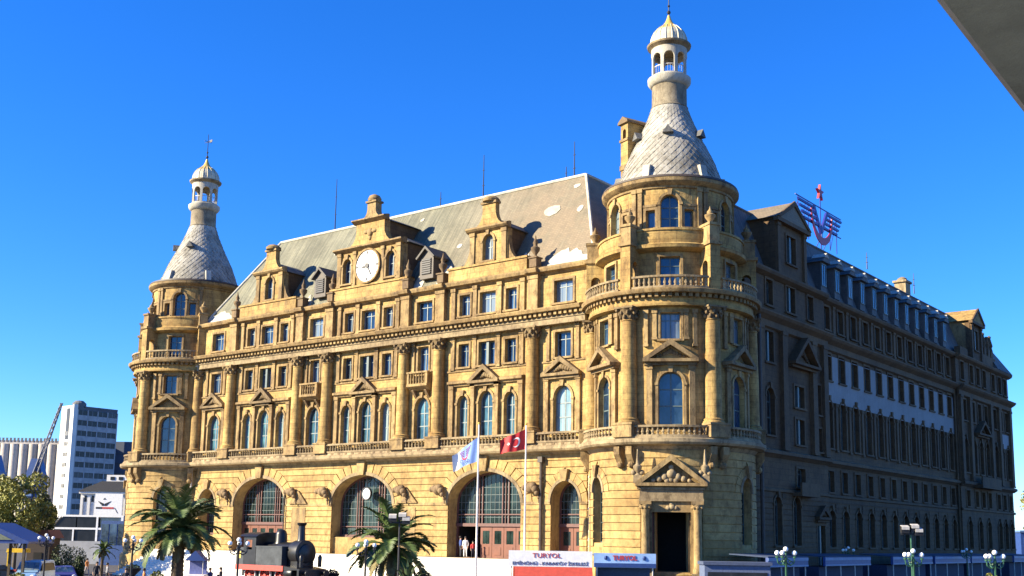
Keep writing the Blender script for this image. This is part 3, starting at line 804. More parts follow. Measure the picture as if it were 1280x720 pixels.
def clock_gable():
    c = 0.0
    body = [(c - 4.2, 27.38), (c + 4.2, 27.38), (c + 4.2, 30.7), (c - 4.2, 30.7)]
    g = part("clock_gable", bm_mesh(panel_bm(body, [arch_pts(c - 2.85, 1.1, 27.7, 29.5, .6), arch_pts(c + 2.85, 1.1, 27.7, 29.5, .6)], -.25, .5), "cg", M['wall']))
    for s in (-1, 1):
        fme, gl, sm = window_meshes(1.1, 1.8, .6, 'single', 'paleframe', 'glass', 'trim')
        w = part("gable_window", fme, None, (c + s * 2.85, -.25, 27.7)); part("pane", gl, w); part("surround", sm, w)
    for s in (-1, 1):
        for o, w_, d_ in ((3.9, .5, .4), (1.85, .36, .36)):
            b = MB(); pilaster(b, c + s * o, w_, 27.38, 30.7, d_); part("pilaster", b.mesh("gp", None, M['trim']), g)
    L = scroll_side(c - 3.2, 31.1, c - 1.85, 32.6); Rr = [(2 * c - x, z) for x, z in reversed(L)]
    part("gable_top", bm_mesh(panel_bm([(c + 1.85, 33.3), (c - 1.85, 33.3)] + list(reversed(L)) + list(reversed(Rr)), [], -.25, .5), "gt", M['wall']), g)
    part("gable_cornice", profile_box(MB(), c - 4.5, c + 4.5, [(.3, 30.68), (.5, 30.8), (.75, 30.95), (.75, 31.08), (.2, 31.2)]).mesh("gc", None, M['trim']), g)
    part("upper_cornice", profile_box(MB(), c - 2.15, c + 2.15, [(.3, 33.28), (.5, 33.4), (.7, 33.52), (.7, 33.64), (.1, 33.8)]).mesh("uc", None, M['trim']), g)
    part("crest", MB().ball((0, -.3, 32.3), .34, 10, 6, (1, .5, 1.2)).ball((-.5, -.28, 32.4), .24, 8, 5, (1.4, .5, .8)).ball((.5, -.28, 32.4), .24, 8, 5, (1.4, .5, .8)).ball((0, -.28, 31.8), .2, 8, 5, (1, .5, 1.4)).mesh("crest", 60, M['trim']), g)
    L = scroll_side(c - 1.3, 33.75, c - .55, 34.6); Rr = [(2 * c - x, z) for x, z in reversed(L)]
    part("gable_neck", bm_mesh(panel_bm([(c + .55, 35.2), (c - .55, 35.2)] + list(reversed(L)) + list(reversed(Rr)), [], -.2, .6), "gn", M['trim']), g)
    part("gable_cap", MB().box(-.68, .68, -.33, .73, 35.201, 35.38).lathe([(.6, 35.38), (.66, 35.6), (.5, 35.9), (.2, 36.05), (.01, 36.08)], 14, (c, .2)).mesh("cap", 40, M['trim']), g)
    part("dormer_body", MB().prism_x([(.5, 27.0), (.5, 30.9), (4.0, 30.9), (4.0, 27.0)], c - 4.0, c + 4.0).prism_x([(.5, 30.95), (.5, 33.3), (5.2, 33.3), (5.2, 30.95)], c - 1.7, c + 1.7).mesh("body", None, M['side']), g)
    part("dormer_roof", MB().prism([(c - 4.3, 30.95), (c + 4.3, 30.95), (c + 3.2, 31.6), (c - 3.2, 31.6)], .52, 4.6).prism([(c - 2.0, 33.32), (c + 2.0, 33.32), (c, 34.2)], .52, 5.8).mesh("droof", None, M['sideslate']), g)
    for s in (-1, 1):
        b = MB(); pts = [(c + s * 4.2, 27.38)] + [(c + s * (4.2 + 1.1 * (1 - sin(pi / 2 * i / 6))), 27.38 + 2.4 * (1 - cos(pi / 2 * i / 6))) for i in range(7)]
        b.prism(pts if s > 0 else list(reversed(pts)), 0.0, .45)
        part("volute", b.mesh("volute", None, M['trim']), g)
clock_gable()
# clock
def disc(r, y0, y1, n=40, cz=0.0, cx=0.0):
    return MB().prism([(cx + r * cos(2 * pi * i / n), cz + r * sin(2 * pi * i / n)) for i in range(n)], y0, y1)
clk = part("clock", disc(1.52, -.16, 0).mesh("dial", None, M['white']), None, (0, -.3, 29.05))
ring = bm_mesh(panel_bm([(1.68 * cos(2 * pi * i / 40), 1.68 * sin(2 * pi * i / 40)) for i in range(40)], [[(1.5 * cos(2 * pi * i / 40), 1.5 * sin(2 * pi * i / 40)) for i in range(40)]], -.24, .02), "ring", M['trim'])
part("clock_rim", ring, clk)
mb = MB()
for k in range(12):
    a = 2 * pi * k / 12; d = Vector((sin(a), 0, cos(a))); e = Vector((cos(a), 0, -sin(a)))
    for off in ((-.06, .06) if k % 3 == 0 else (0,)):
        p, q = d * 1.12 + e * off, d * 1.4 + e * off
        w = e * .045
        mb.add([(v.x, yy, v.z) for yy in (-.185, -.155) for v in (p - w, q - w, q + w, p + w)], [(0, 1, 2, 3), (7, 6, 5, 4), (0, 4, 5, 1), (1, 5, 6, 2), (2, 6, 7, 3), (3, 7, 4, 0)])
part("hour_mark", mb.mesh("marks", None, M['iron']), clk, kind="stuff")
def hand(ang, ln, w):
    d = Vector((sin(ang), 0, cos(ang))); e = Vector((cos(ang), 0, -sin(ang)))
    pts = [-d * .25 - e * w, -d * .25 + e * w, d * ln * .7 + e * w, d * ln, d * ln * .7 - e * w]
    return MB().add([(v.x, yy, v.z) for yy in (-.23, -.2) for v in pts], [(0, 1, 2, 3, 4), (9, 8, 7, 6, 5)] + [(i, i + 5, (i + 1) % 5 + 5, (i + 1) % 5) for i in range(5)]).mesh("hand", None, M['iron'])
part("clock_hand", hand(radians(262), .8, .09), clk); part("clock_hand", hand(radians(150), 1.2, .06), clk)
part("clock_hub", disc(.24, -.26, -.15, 16).mesh("hub", None, M['iron']), clk)

# small pointed dormers between
def small_dormer(x):
    o = part("small_dormer", MB().prism([(x - .8, 27.0), (x + .8, 27.0), (x + .8, 29.0), (x, 29.75), (x - .8, 29.0)], .1, 3.0).mesh("sd", None, M['pipe']))
    part("louver", MB().box(x - .55, x + .55, .04, .12, 27.4, 28.85).mesh("lv", None, M['louver']), o)
    sl = MB()
    for i in range(7): sl.box(x - .53, x + .53, -.02, .06, 27.45 + i * .2, 27.55 + i * .2)
    part("slat", sl.mesh("slats", None, M['iron']), o, kind="stuff")
    t = MB()
    for s in (-1, 1):
        a = [(x, 29.72), (x, 29.98), (x + s * 1.12, 28.93), (x + s * 1.0, 28.8)]
        t.prism(a, -.2, 3.1)
    part("dormer_roof", t.mesh("dr", None, M['louver']), o)
small_dormer(-7.0); small_dormer(7.0)
# ================================================================== ROUND TOWERS
def zt(z): return 4.2 + (z - 4.2) * .982 - max(0.0, z - 40.5) * .07
def zl(prof): return [(r, zt(z)) for r, z in prof]
def arcpanel(R, s0, s1, y0, y1, z0, z1, name, mat, step=.6):
    return bm_mesh(bend(panel_bm([(s0, z0), (s1, z0), (s1, z1), (s0, z1)], [], y0, y1), R, step), name, mat)
_cone_tiles = None
def cone_radius(z):
    P = zl([(4.35, 31.8), (3.95, 32.9), (3.45, 34.3), (2.3, 36.7), (1.75, 38.0), (1.42, 39.05), (1.38, 41.0)])
    for (r0, z0), (r1, z1) in zip(P, P[1:]):
        if z <= z1: return r0 + (r1 - r0) * (z - z0) / (z1 - z0)
    return P[-1][0]
def tower(sg):
    cx, cy = TC[sg]; L = (cx, cy, 0)
    bays, cols = BAYS[sg], COLS[sg]
    T = lambda R: Face('tower', cx, cy, R)
    # ---- ground storey
    R = RG; ops = []
    for b in bays:
        s = radians(b) * R
        if abs(b) == 30 and b * sg > 0 and sg > 0:
            ops.append((s, 1.16, 6.2, 0.0, 2.0, 0.0))
        else: ops.append((s, .78, 7.7, 1.1, 4.0, .75))
    hl = []
    for o in ops:
        hl.append(arch_pts(o[0], 2 * o[1], o[4], o[2], o[3]))
    gw = part("tower_ground_wall", bm_mesh(bend(panel_bm([(-pi * R + .01, 0), (pi * R - .01, 0), (pi * R - .01, 11.0), (-pi * R + .01, 11.0)], hl, 0.0, .8), R, .6), "tgw", M['course']), None, L)
    ops_c = [o if o[3] > 0 else (o[0], 2.2, 8.2, 1.3, 2.0, 0.0) for o in ops]
    courses(gw, ops_c, -2.3 * R, 2.3 * R, Z_SILL, 10.6, 14, R)
    for o in ops:
        if o[3] > 0:
            voussoirs(gw, o, 9, R=R)
            fme, gl, sm = window_meshes(1.56, 3.7, 1.1, 'grid', 'frame', 'hall', 'trim')
            p, rz = T(R).at(math.degrees(o[0] / R), -.25, 4.0); w = part("window", fme, None, p, rz); part("pane", gl, w)
    part("tower_plinth", MB().lathe([(6.5, 0), (6.5, 1.9), (6.35, 2.05), (6.0, 2.06)], 48).mesh("plinth", 30, M['course']), None, L)
    part("string_course", MB().lathe([(6.1, 6.85), (6.33, 6.9), (6.36, 7.08), (6.1, 7.1)], 64, a0=radians(48) if sg > 0 else -2.2, a1=radians(200) if sg > 0 else 2.2, caps=False).mesh("sc", 30, M['trim']), gw) if False else None
    # ---- balcony slab with balustrade
    part("balcony_slab", MB().lathe(zl([(6.0, 10.55), (6.25, 10.75), (6.45, 11.0), (6.95, 11.1), (7.08, 11.25), (7.08, 11.5), (6.85, 11.56), (6.85, 11.66), (5.3, 11.66)]), 72).mesh("slab", 35, M['pale']), None, L)
    for i, c in enumerate(cols):
        p, rz = T(6.05).at(c, 0, 0)
        column(p, rz, tcol, tcap, tped)
        for s in (-1, 1):
            p, rz = T(6.3).at(c + s * 4.2, 0, 0)
            part("balcony_corbel", MB().prism_x([(.2, 9.4), (-.1, 9.35), (-.3, 9.75), (-.65, 10.3), (-.65, 10.85), (.2, 10.85)], -.24, .24).ball((0, -.2, 9.55), .26, 8, 6).mesh("corbel", None, M['trim']), None, p, rz)
    bal_arcs(cx, cy, 6.62, cols, .135, zt(11.66), zt(12.5), M['pale'])
    # ---- tall order
    R = R2; hl = []
    for b in bays:
        s = radians(b) * R
        hl.append(arch_pts(s, 1.8, zt(12.6), zt(15.6), .9)); hl.append(arch_pts(s, 1.45, zt(18.95), zt(20.95), 0))
    part("tower_wall", bm_mesh(bend(panel_bm([(-pi * R + .01, 11.0), (pi * R - .01, 11.0), (pi * R - .01, 21.4), (-pi * R + .01, 21.4)], hl, 0.0, .6), R, .6), "tw", M['wall']), None, L)
    for b in bays:
        lit = (b == 30 or b == -30)
        window(T(R), b, zt(12.6), 1.8, zt(15.6) - zt(12.6), .9, 'arch', 'frame', 'glass', d=-.07)
        window(T(R), b, zt(18.95), 1.45, zt(20.95) - zt(18.95), 0, 'single', 'frame', 'glass', d=-.05)
        pediment(T(R), b, zt(17.3), 4.0, 1.45, -.32, .85)
        for s in (-1, 1):
            for (o, w, z0, z1, d) in ((1.5, .42, 12.4, 17.0, .22), (1.12, .3, 18.9, 21.2, .16), (1.75, .3, 18.4, 21.2, .2)):
                bb = MB(); pilaster(bb, 0, w, zt(z0), zt(z1), d); p, rz = T(R).at(b + s * math.degrees(o / R), 0, 0)
                part("pilaster", bb.mesh("pil", None, M['trim']), None, p, rz)
    # ---- entablature, cornice, upper balustrade
    part("tower_frieze", MB().lathe(zl([(5.6, 21.35), (6.35, 21.4), (6.38, 21.6), (6.3, 21.62), (6.3, 22.1), (5.6, 22.12)]), 72).mesh("fr", 30, M['wall']), None, L)
    mb = MB()
    for i in range(84):
        a = 2 * pi * i / 84
        q = Matrix.Rotation(a, 4, 'Z')
        bx = MB().box(-.13, .13, -6.62, -6.25, zt(22.0), zt(22.28))
        mb.add([q @ Vector(v) for v in bx.v], bx.f)
    part("dentil", mb.mesh("dent", None, M['trim']), None, L, kind="stuff")
    part("tower_cornice", MB().lathe(zl([(6.2, 22.1), (6.3, 22.28), (6.85, 22.3), (6.95, 22.5), (6.95, 22.58), (6.7, 22.66), (5.0, 22.7)]), 72).mesh("cor", 35, M['trim']), None, L)
    bal_arcs(cx, cy, 6.5, cols, .09, zt(22.68), zt(23.62), M['pale'])
    # ---- balcony storey with fin-shaped pylons
    R = R3; hl = [arch_pts(radians(b) * R, 1.5, zt(23.0), zt(25.35), 0) for b in bays]
    part("tower_wall", bm_mesh(bend(panel_bm([(-pi * R + .01, zt(22.5)), (pi * R - .01, zt(22.5)), (pi * R - .01, zt(26.2)), (-pi * R + .01, zt(26.2))], hl, 0.0, .6), R, .6), "tw3", M['wall']), None, L)
    for b in bays: window(T(R), b, zt(23.0), 1.5, zt(25.35) - zt(23.0), 0, 'single', 'frame', 'glass', d=-.05)
    for c in cols:
        p, rz = T(0).at(c, 0, 0)
        fin = panel_bm([(-6.55, zt(22.6)), (-4.9, zt(22.6)), (-4.9, zt(26.1)), (-6.55, zt(26.1))], [arch_pts(-5.82, .72, zt(22.75), zt(24.6), .36, 8)], -.42, .42)
        for v in fin.verts: v.co = (v.co.y, v.co.x, v.co.z)
        bmesh.ops.recalc_face_normals(fin, faces=fin.faces)
        o = part("pylon", bm_mesh(fin, "pylon", M['wall']), None, L, rz)
        part("pylon_cap", MB().box(-.55, .55, -6.7, -4.7, zt(26.101), zt(26.35)).mesh("pc", None, M['trim']), o)
        b = MB().box(-.42, .42, -6.5, -6.3, zt(26.351), zt(27.6)).box(-.42, .42, -5.55, -5.2, zt(26.351), zt(27.6)).box(-.42, -.2, -6.3, -5.55, zt(26.351), zt(27.6)).box(.2, .42, -6.3, -5.55, zt(26.351), zt(27.6)).box(-.48, .48, -6.6, -5.1, zt(27.601), zt(27.8))
        part("pylon_block", b.mesh("pb", None, M['trim']), o)
        part("pylon_urn", MB().lathe(zl([(.34, 27.8), (.16, 27.92), (.2, 28.05), (.4, 28.35), (.42, 28.5), (.22, 28.62), (.24, 28.75), (.08, 28.95), (.02, 29.2)]), 10, (0, -5.9)).mesh("pu", 50, M['trim']), o)
    part("tower_apron", MB().lathe(zl([(5.1, 25.7), (5.5, 25.78), (5.85, 25.95), (5.9, 26.2), (5.6, 26.3), (5.5, 26.4), (5.62, 27.0), (5.6, 27.3), (5.7, 27.32), (5.7, 27.48), (4.6, 27.5)]), 64).mesh("apron", 35, M['wall']), None, L)
    # ---- drum
    R = R4; hl = []
    for b in bays:
        s = radians(b) * R
        hl.append(arch_pts(s, 1.4, zt(27.55), zt(29.6), .7))
        for k in (-1, 1): hl.append(arch_pts(s + k * 1.45, .72, zt(27.75), zt(29.15), 0))
    part("tower_drum", bm_mesh(bend(panel_bm([(-pi * R + .01, zt(26.1)), (pi * R - .01, zt(26.1)), (pi * R - .01, zt(31.0)), (-pi * R + .01, zt(31.0))], hl, 0.0, .5), R, .5), "drum", M['wall']), None, L)
    for b in bays:
        window(T(R), b, zt(27.55), 1.4, zt(29.6) - zt(27.55), .7, 'arch', 'frame', 'glass', d=-.05)
        for k in (-1, 1): window(T(R), b + k * math.degrees(1.45 / R), zt(27.75), .72, zt(29.15) - zt(27.75), 0, 'plain', 'frame', 'glass', d=-.02)
        for k in (-1, 1):
            bb = MB(); pilaster(bb, 0, .34, zt(27.5), zt(30.9), .16); p, rz = T(R).at(b + k * 27, 0, 0)
            part("pilaster", bb.mesh("pil", None, M['trim']), None, p, rz)
            a, e = sorted((k * 1.0, k * 2.05))
            part("impost_band", arcpanel(R, radians(b) * R + a, radians(b) * R + e, -.09, .02, zt(29.4), zt(29.58), "ib", M['trim']), None, L)
    part("drum_cornice", MB().lathe(zl([(4.7, 30.75), (4.92, 30.85), (4.95, 31.0), (5.15, 31.1), (5.35, 31.3), (5.38, 31.55), (4.0, 31.6)]), 72).mesh("dc", 35, M['trim']), None, L)
    part("gutter", MB().lathe(zl([(5.2, 31.56), (5.36, 31.6), (5.3, 31.78), (5.0, 31.82), (4.2, 31.8)]), 64).mesh("gut", 35, M['pipe']), None, L)
    # ---- conical roof with lozenge tiles
    cone = part("tower_roof", MB().lathe(zl([(4.35, 31.8), (3.95, 32.9), (3.45, 34.3), (2.3, 36.7), (1.75, 38.0), (1.42, 39.05)]), 56).mesh("cone", 40, M['cone']), None, L)
    mb = MB(); rows = 24; z0, z1 = zt(31.95), zt(38.9); rr = random.Random(11)
    zs = [z0 + (z1 - z0) * (1 - (1 - i / rows) ** 1.15) for i in range(rows + 1)]
    for i in range(rows):
        k = 40 if i < 12 else (30 if i < 18 else 22)
        z = zs[i]; hz = (z1 - z0) / rows * 1.05
        for j in range(k):
            a = 2 * pi * (j + .5 * (i % 2)) / k
            r = cone_radius(z); w = pi / k * .96
            out = .025 + rr.random() * .03
            pts = []
            for da, dz, oo in ((0, -hz, out + .02), (w, 0, out * .7), (0, hz, .01), (-w, 0, out * .7)):
                q = cone_radius(z + dz) + oo
                pts.append((q * sin(a + da), -q * cos(a + da), z + dz))
            c0 = [(p[0] * .985, p[1] * .985, p[2]) for p in pts]
            mb.add(pts + c0, [(0, 1, 2, 3), (0, 4, 5, 1), (1, 5, 6, 2), (2, 6, 7, 3), (3, 7, 4, 0)])
    part("tile", mb.mesh("tiles", None, M['cone']), cone, kind="stuff")
    for c in (bays[1], bays[0], bays[2]):
        a = radians(c - 2); z = zt(36.0); r = cone_radius(z)
        o = part("roof_vent", MB().prism([(-.42, 0), (.42, 0), (0, .62)], -.45, .5).mesh("rv", None, M['sideslate']), cone, (r * sin(a), -r * cos(a), z), a)
    for c in cols + tuple(b for b in bays):
        a = radians(c + 6); r = 4.25
        if c in cols: part("roof_fin", MB().prism_x([(-.35, 0), (.35, 0), (.3, 1.25), (-.05, 1.2)], -.28, .28).mesh("rf", None, M['lead']), cone, (r * sin(a), -r * cos(a), zt(31.8)), a)
    part("tower_neck", MB().lathe(zl([(1.44, 38.9), (1.5, 39.0), (1.4, 39.15), (1.38, 41.0)]), 32).mesh("neck", 40, M['neck']), None, L)
    part("lantern_gallery", MB().lathe(zl([(1.38, 40.85), (1.55, 41.0), (1.72, 41.25), (1.74, 41.6), (1.62, 41.68), (.02, 41.7)]), 32).mesh("gal", 40, M['lantern']), None, L)
    R = 1.44; n = 8
    hl = [arch_pts(2 * pi * R * (i + .5) / n - pi * R + (.0), .86, zt(41.85), zt(43.3), .42, 8) for i in range(n)]
    lan = part("lantern", bm_mesh(bend(panel_bm([(-pi * R + .001, zt(41.7)), (pi * R - .001, zt(41.7)), (pi * R - .001, zt(44.4)), (-pi * R + .001, zt(44.4))], hl, 0, .14), R, .2), "lan", M['lantern'], 40), None, L, radians(bays[1] + 22.5))
    mb = MB()
    for i in range(40):
        a = 2 * pi * i / 40; mb.tube((1.3 * sin(a), -1.3 * cos(a), zt(41.7)), (1.3 * sin(a), -1.3 * cos(a), zt(42.6)), .016, n=4)
    mb.lathe([(1.28, zt(42.58)), (1.32, zt(42.58)), (1.32, zt(42.64)), (1.28, zt(42.64))], 32, caps=False)
    part("railing", mb.mesh("railing", None, M['palepipe']), lan, kind="stuff")
    part("lantern_cornice", MB().lathe(zl([(1.4, 44.3), (1.52, 44.42), (1.74, 44.58), (1.78, 44.74), (1.48, 44.84)]), 36).mesh("lc", 40, M['pale']), None, L)
    dome = part("lantern_dome", MB().lathe(zl([(1.45, 44.84), (1.46, 45.15), (1.4, 45.55), (1.22, 45.95), (1.1, 46.12)]), 36).mesh("dome", 40, M['dome']), None, L)
    mb = MB()
    for i in range(18):
        a = 2 * pi * i / 18; P = zl([(1.47, 44.85), (1.48, 45.15), (1.42, 45.55), (1.24, 45.95), (.97, 46.3), (.72, 46.55)])
        mb.path([(r * sin(a), -r * cos(a), z) for r, z in P], .035, 4)
    part("rib", mb.mesh("ribs", None, M['dome']), dome, kind="stuff")
    part("gilded_tip", MB().lathe(zl([(1.12, 46.1), (.95, 46.3), (.71, 46.54), (.5, 46.75), (.3, 47.05), (.17, 47.4), (.1, 47.7)]), 24).mesh("tip", 40, M['gold']), dome)
    mb = MB().tube((0, 0, zt(47.6)), (0, 0, zt(51.0)), .05, .03, 6).ball((0, 0, zt(48.0)), .16, 8, 6).ball((0, 0, zt(48.6)), .11, 8, 6)
    mb.tube((-.6 * sg, 0, zt(50.0)), (.6 * sg, 0, zt(50.0)), .045, .03, 5).tube((0, -.5, zt(50.02)), (0, .5, zt(50.02)), .03, .03, 5).box(.3, .75, -.02, .02, zt(49.85), zt(50.15))
    part("weather_vane", mb.mesh("vane", None, M['iron']), dome)

tcol = column_mesh(.6, 12.55, 21.1).mesh("column", 40, M['wall']); tcap = capital_mesh(.6, 21.1).mesh("capital", 50, M['weathered'])
tped = MB().box(-.8, .8, -.95, .6, 11.52, 12.4).box(-.86, .86, -1.0, .6, 12.4, 12.56).mesh("pedestal", None, M['trim'])
def bal_arcs(cx, cy, R, cols, pad, z0, z1, mat):
    cs = sorted(cols)
    for a, b in zip(cs, cs[1:]):
        a0, b0 = radians(a) + pad * .98, radians(b) - pad * .98
        o = part("balustrade", arcpanel(R, a0 * R, b0 * R, -.15, .15, z1 - .15, z1, "rail", mat), None, (cx, cy, 0))
        part("base_rail", arcpanel(R, a0 * R, b0 * R, -.14, .14, z0, z0 + .13, "base_rail", mat), o)
        mb = MB(); n = int((b0 - a0) * R / .36)
        for i in range(n):
            t = a0 + (b0 - a0) * (i + .5) / n; baluster(mb, R * sin(t), -R * cos(t), z0 + .12, z1 - z0 - .26, .12)
        part("baluster", mb.mesh("balusters", 40, mat), o, kind="stuff")
tower(1); tower(-1)

# chimney turret clinging to the right cone
cx, cy = TC[1]
a = radians(-62); p = (cx + 3.05 * sin(a), cy - 3.05 * cos(a), 0)
ch = part("chimney_turret", bm_mesh(panel_bm([(-.46, zt(32.0)), (.46, zt(32.0)), (.46, zt(37.8)), (-.46, zt(37.8))], [arch_pts(0, .42, zt(36.5), zt(37.1), .25, 8)], -.7, .9), "ct", M['wall']), None, p, radians(-20))
part("turret_roof", MB().prism([(-.64, zt(37.8)), (.64, zt(37.8)), (.6, zt(38.0)), (0, zt(38.4)), (-.6, zt(38.0))], -.9, 1.6).mesh("tr", None, M['carve']), ch)
part("turret_band", MB().box(-.54, .54, -.8, .95, zt(36.3), zt(36.5)).mesh("tb", None, M['trim']), ch); part("turret_band", MB().box(-.53, .53, -.78, .9, zt(33.9), zt(34.3)).mesh("tb", None, M['trim']), ch)

# ---- corner portal
cx, cy = TC[1]
p, rz = Face('t', cx, cy, RG).at(30, 0, 0)
R = RG
por = part("portal", MB().box(-2.1, -1.35, -.55, .5, 1.9, 6.95).box(1.35, 2.1, -.55, .5, 1.9, 6.95).box(-1.35, 1.35, -.55, .5, 6.2, 6.95).mesh("portal", None, M['trim']), None, p, rz)
part("portal_entablature", MB().box(-2.25, 2.25, -.75, .4, 6.952, 7.15).box(-2.2, 2.2, -.7, .4, 7.151, 7.75).box(-2.3, 2.3, -.82, .4, 7.752, 7.9).mesh("pe", None, M['pale']), por)
for s in (-1, 1):
    b = MB().lathe([(.36, 2.0), (.36, 2.2), (.3, 2.35), (.3, 3.8), (.27, 6.1), (.3, 6.15)], 14, (s * 1.8, -.82)); c = part("portal_column", b.mesh("pcol", 40, M['trim']), por)
    q = MB().lathe([(.27, 6.15), (.32, 6.4), (.42, 6.65), (.42, 6.72)], 12, (s * 1.8, -.82)).box(s * 1.8 - .42, s * 1.8 + .42, -1.22, -.5, 6.72, 6.94)
    for i in range(8):
        a = 2 * pi * i / 8; q.ball((s * 1.8 + .36 * sin(a), -.82 - .36 * cos(a), 6.5), .11, 6, 4)
    part("portal_capital", q.mesh("pcap", 50, M['trim']), por)
    part("portal_base", MB().box(s * 1.8 - .42, s * 1.8 + .42, -1.25, -.55, .0, 2.0).mesh("pb", None, M['pale']), por)
    f = MB().box(s * 2.35 - .3, s * 2.35 + .3, -.75, -.15, 8.2, 8.75).lathe([(.26, 8.75), (.12, 8.9), (.3, 9.2), (.32, 9.4), (.14, 9.55), (.12, 9.7), (.04, 10.6)], 10, (s * 2.35, -.45)).ball((s * 2.35 - .3, -.45, 8.95), .2, 8, 5).ball((s * 2.35 + .3, -.45, 8.95), .2, 8, 5)
    part("portal_finial", f.mesh("pf", 50, M['pale']), por)
pm = pediment_mesh(5.0, 2.0, .85); pm.materials.append(M["trim"]); part("portal_pediment", pm, por, (0, -.2, 8.1))
b = MB()
for i, (x, z, r) in enumerate(((0, .75, .36), (0, 1.2, .2), (-.45, .55, .26), (.45, .55, .26), (-.85, .4, .22), (.85, .4, .22), (-1.25, .28, .15), (1.25, .28, .15), (-.3, .3, .2), (.3, .3, .2), (.0, .35, .2))):
    b.ball((x, -.55, z), r, 10, 6, (1, .7, 1))
part("portal_carving", b.mesh("pc", 50, M['pale']), por, (0, -.2, 8.1))
b = MB()
for x, z, r in ((-.22, 6.5, .16), (.05, 6.55, .2), (.3, 6.5, .14), (0, 6.75, .13)): b.ball((x, -.58, z), r, 8, 5, (1.2, .6, 1))
part("doorhead_carving", b.mesh("dhc", 50, M['pale']), por)
part("door_interior", MB().box(-1.4, -1.2, .1, 4, 1.9, 6.3).box(1.2, 1.4, .1, 4, 1.9, 6.3).box(-1.2, 1.2, 3.8, 4, 1.9, 6.3).box(-1.2, 1.2, .1, 3.8, 6.22, 6.35).box(-1.2, 1.2, .1, 3.8, 1.85, 1.95).mesh("di", None, M['black']), por)
part("door_leaf", MB().box(-1.34, -1.26, -.1, .9, 2.0, 6.15).mesh("dl", None, M['wood']), por)
part("door_leaf", MB().box(1.26, 1.34, -.1, .9, 2.0, 6.15).mesh("dl", None, M['trim']), por)

# downpipes
def pipe(x, y, z0, z1, mat, r=.1, hopper=True):
    b = MB().tube((x, y, z0), (x, y, z1), r, n=8)
    k = z0 + 1.5
    while k < z1: b.tube((x, y, k), (x, y, k + .1), r * 1.35, n=8); k += 2.4
    if hopper: b.box(x - .22, x + .22, y - .2, y + .2, z1, z1 + .45)
    part("downpipe", b.mesh("pipe", None, M[mat]))
pipe(20.35, -.3, 2.6, 10.2, 'pipe', .13); pipe(25.1, -.35, 2.6, 9.9, 'palepipe', .12); pipe(-24.9, -.4, 2.6, 21.5, 'palepipe', .09)
pipe(-10.35, -.25, 2.6, 8.0, 'pipe', .06, False)

# ================================================================== SHADED SIDE WING
Y0, YP1, YP2, Y1 = 6.9, 22.3, 59.8, 81.3
SX = 34.25
wins = []    # (s, z0, w, h, rise, style, glass, d)
dP = .45     # how far the end pavilions stand forward
n12 = [23.9 + i * (58.2 - 23.9) / 11 for i in range(12)]
for s in n12:
    wins.append((s, 23.3, 1.25, 2.1, 0, 'single', 0)); wins.append((s, 18.7, 1.35, 2.4, 0, 'single', 0))
    wins.append((s, 12.6, 1.35, 3.6, .7, 'arch', 0)); wins.append((s, 8.7, 1.3, 1.85, 0, 'single', 0)); wins.append((s, 3.9, 1.4, 2.6, .6, 'grid', 0))
hs_ = [arch_pts(s, w, z0, z0 + h, r) for s, z0, w, h, r, *_ in wins]
def side_panel(name, y0, y1, z0, z1, holes, d, mat, t=.55):
    me = bm_mesh(panel_bm([(y0, z0), (y1, z0), (y1, z1), (y0, z1)], holes, 0, t), name, mat)
    return part(name, me, None, (SX + d, 0, 0), pi / 2)
inb = lambda z0, z1: [h for h in hs_ if z0 <= h[0][1] < z1]
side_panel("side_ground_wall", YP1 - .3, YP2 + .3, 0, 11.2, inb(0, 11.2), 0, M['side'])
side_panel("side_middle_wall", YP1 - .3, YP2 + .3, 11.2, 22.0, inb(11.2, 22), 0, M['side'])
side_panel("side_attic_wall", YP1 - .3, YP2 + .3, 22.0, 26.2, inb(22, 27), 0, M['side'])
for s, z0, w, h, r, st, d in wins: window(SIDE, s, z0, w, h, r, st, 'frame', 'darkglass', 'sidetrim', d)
# pale cleaned render between the two upper rows
rh = [arch_pts(s, 1.75, 18.5, 21.3, 0) for s in n12] 
side_me = bm_mesh(panel_bm([(YP1 + .2, 16.75), (YP2 - .2, 16.75), (YP2 - .2, 20.95), (YP1 + .2, 20.95)], [[(s - .87, 18.55), (s + .87, 18.55), (s + .87, 20.9), (s - .87, 20.9)] for s in n12], -.06, .02), "render", M['render'])
part("pale_render", side_me, None, (SX, 0, 0), pi / 2)
# pavilions
def pav(y0, y1, ws, name):
    hl = [arch_pts(s, w, z0, z0 + h, r) for s, z0, w, h, r, *_ in ws]
    for nm, z0, z1 in (("pavilion_ground_wall", 0, 11.2), ("pavilion_middle_wall", 11.2, 22.0), ("pavilion_attic_wall", 22.0, 26.2)):
        side_panel(nm, y0, y1, z0, z1, [h for h in hl if z0 <= h[0][1] < z1], dP, M['side'], 1.0)
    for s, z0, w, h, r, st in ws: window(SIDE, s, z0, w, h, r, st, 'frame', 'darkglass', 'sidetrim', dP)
p1w = [(11.2, 23.3, 1.2, 2.1, 0, 'single'), (15.3, 23.3, 1.7, 2.2, 0, 'double'), (19.3, 23.3, 1.2, 2.1, 0, 'single'),
       (11.0, 18.6, 1.5, 2.5, 0, 'double'), (11.0, 12.7, 1.5, 3.1, .7, 'arch'), (16.6, 15.4, 1.9, 1.8, 0, 'double'), (16.6, 12.3, 1.7, 2.1, 0, 'double'), (20.6, 15.2, 1.0, 2.6, 0, 'single'), (20.6, 12.0, 1.0, 2.0, 0, 'single'),
       (12.0, 4.0, 1.3, 3.2, .65, 'grid'), (15.6, 4.0, 1.4, 3.2, .7, 'grid'), (20.4, 1.6, 1.6, 4.1, 0, 'double'), (16.6, 8.8, 1.6, 1.5, 0, 'single')]
pav(Y0, YP1, p1w, "near")
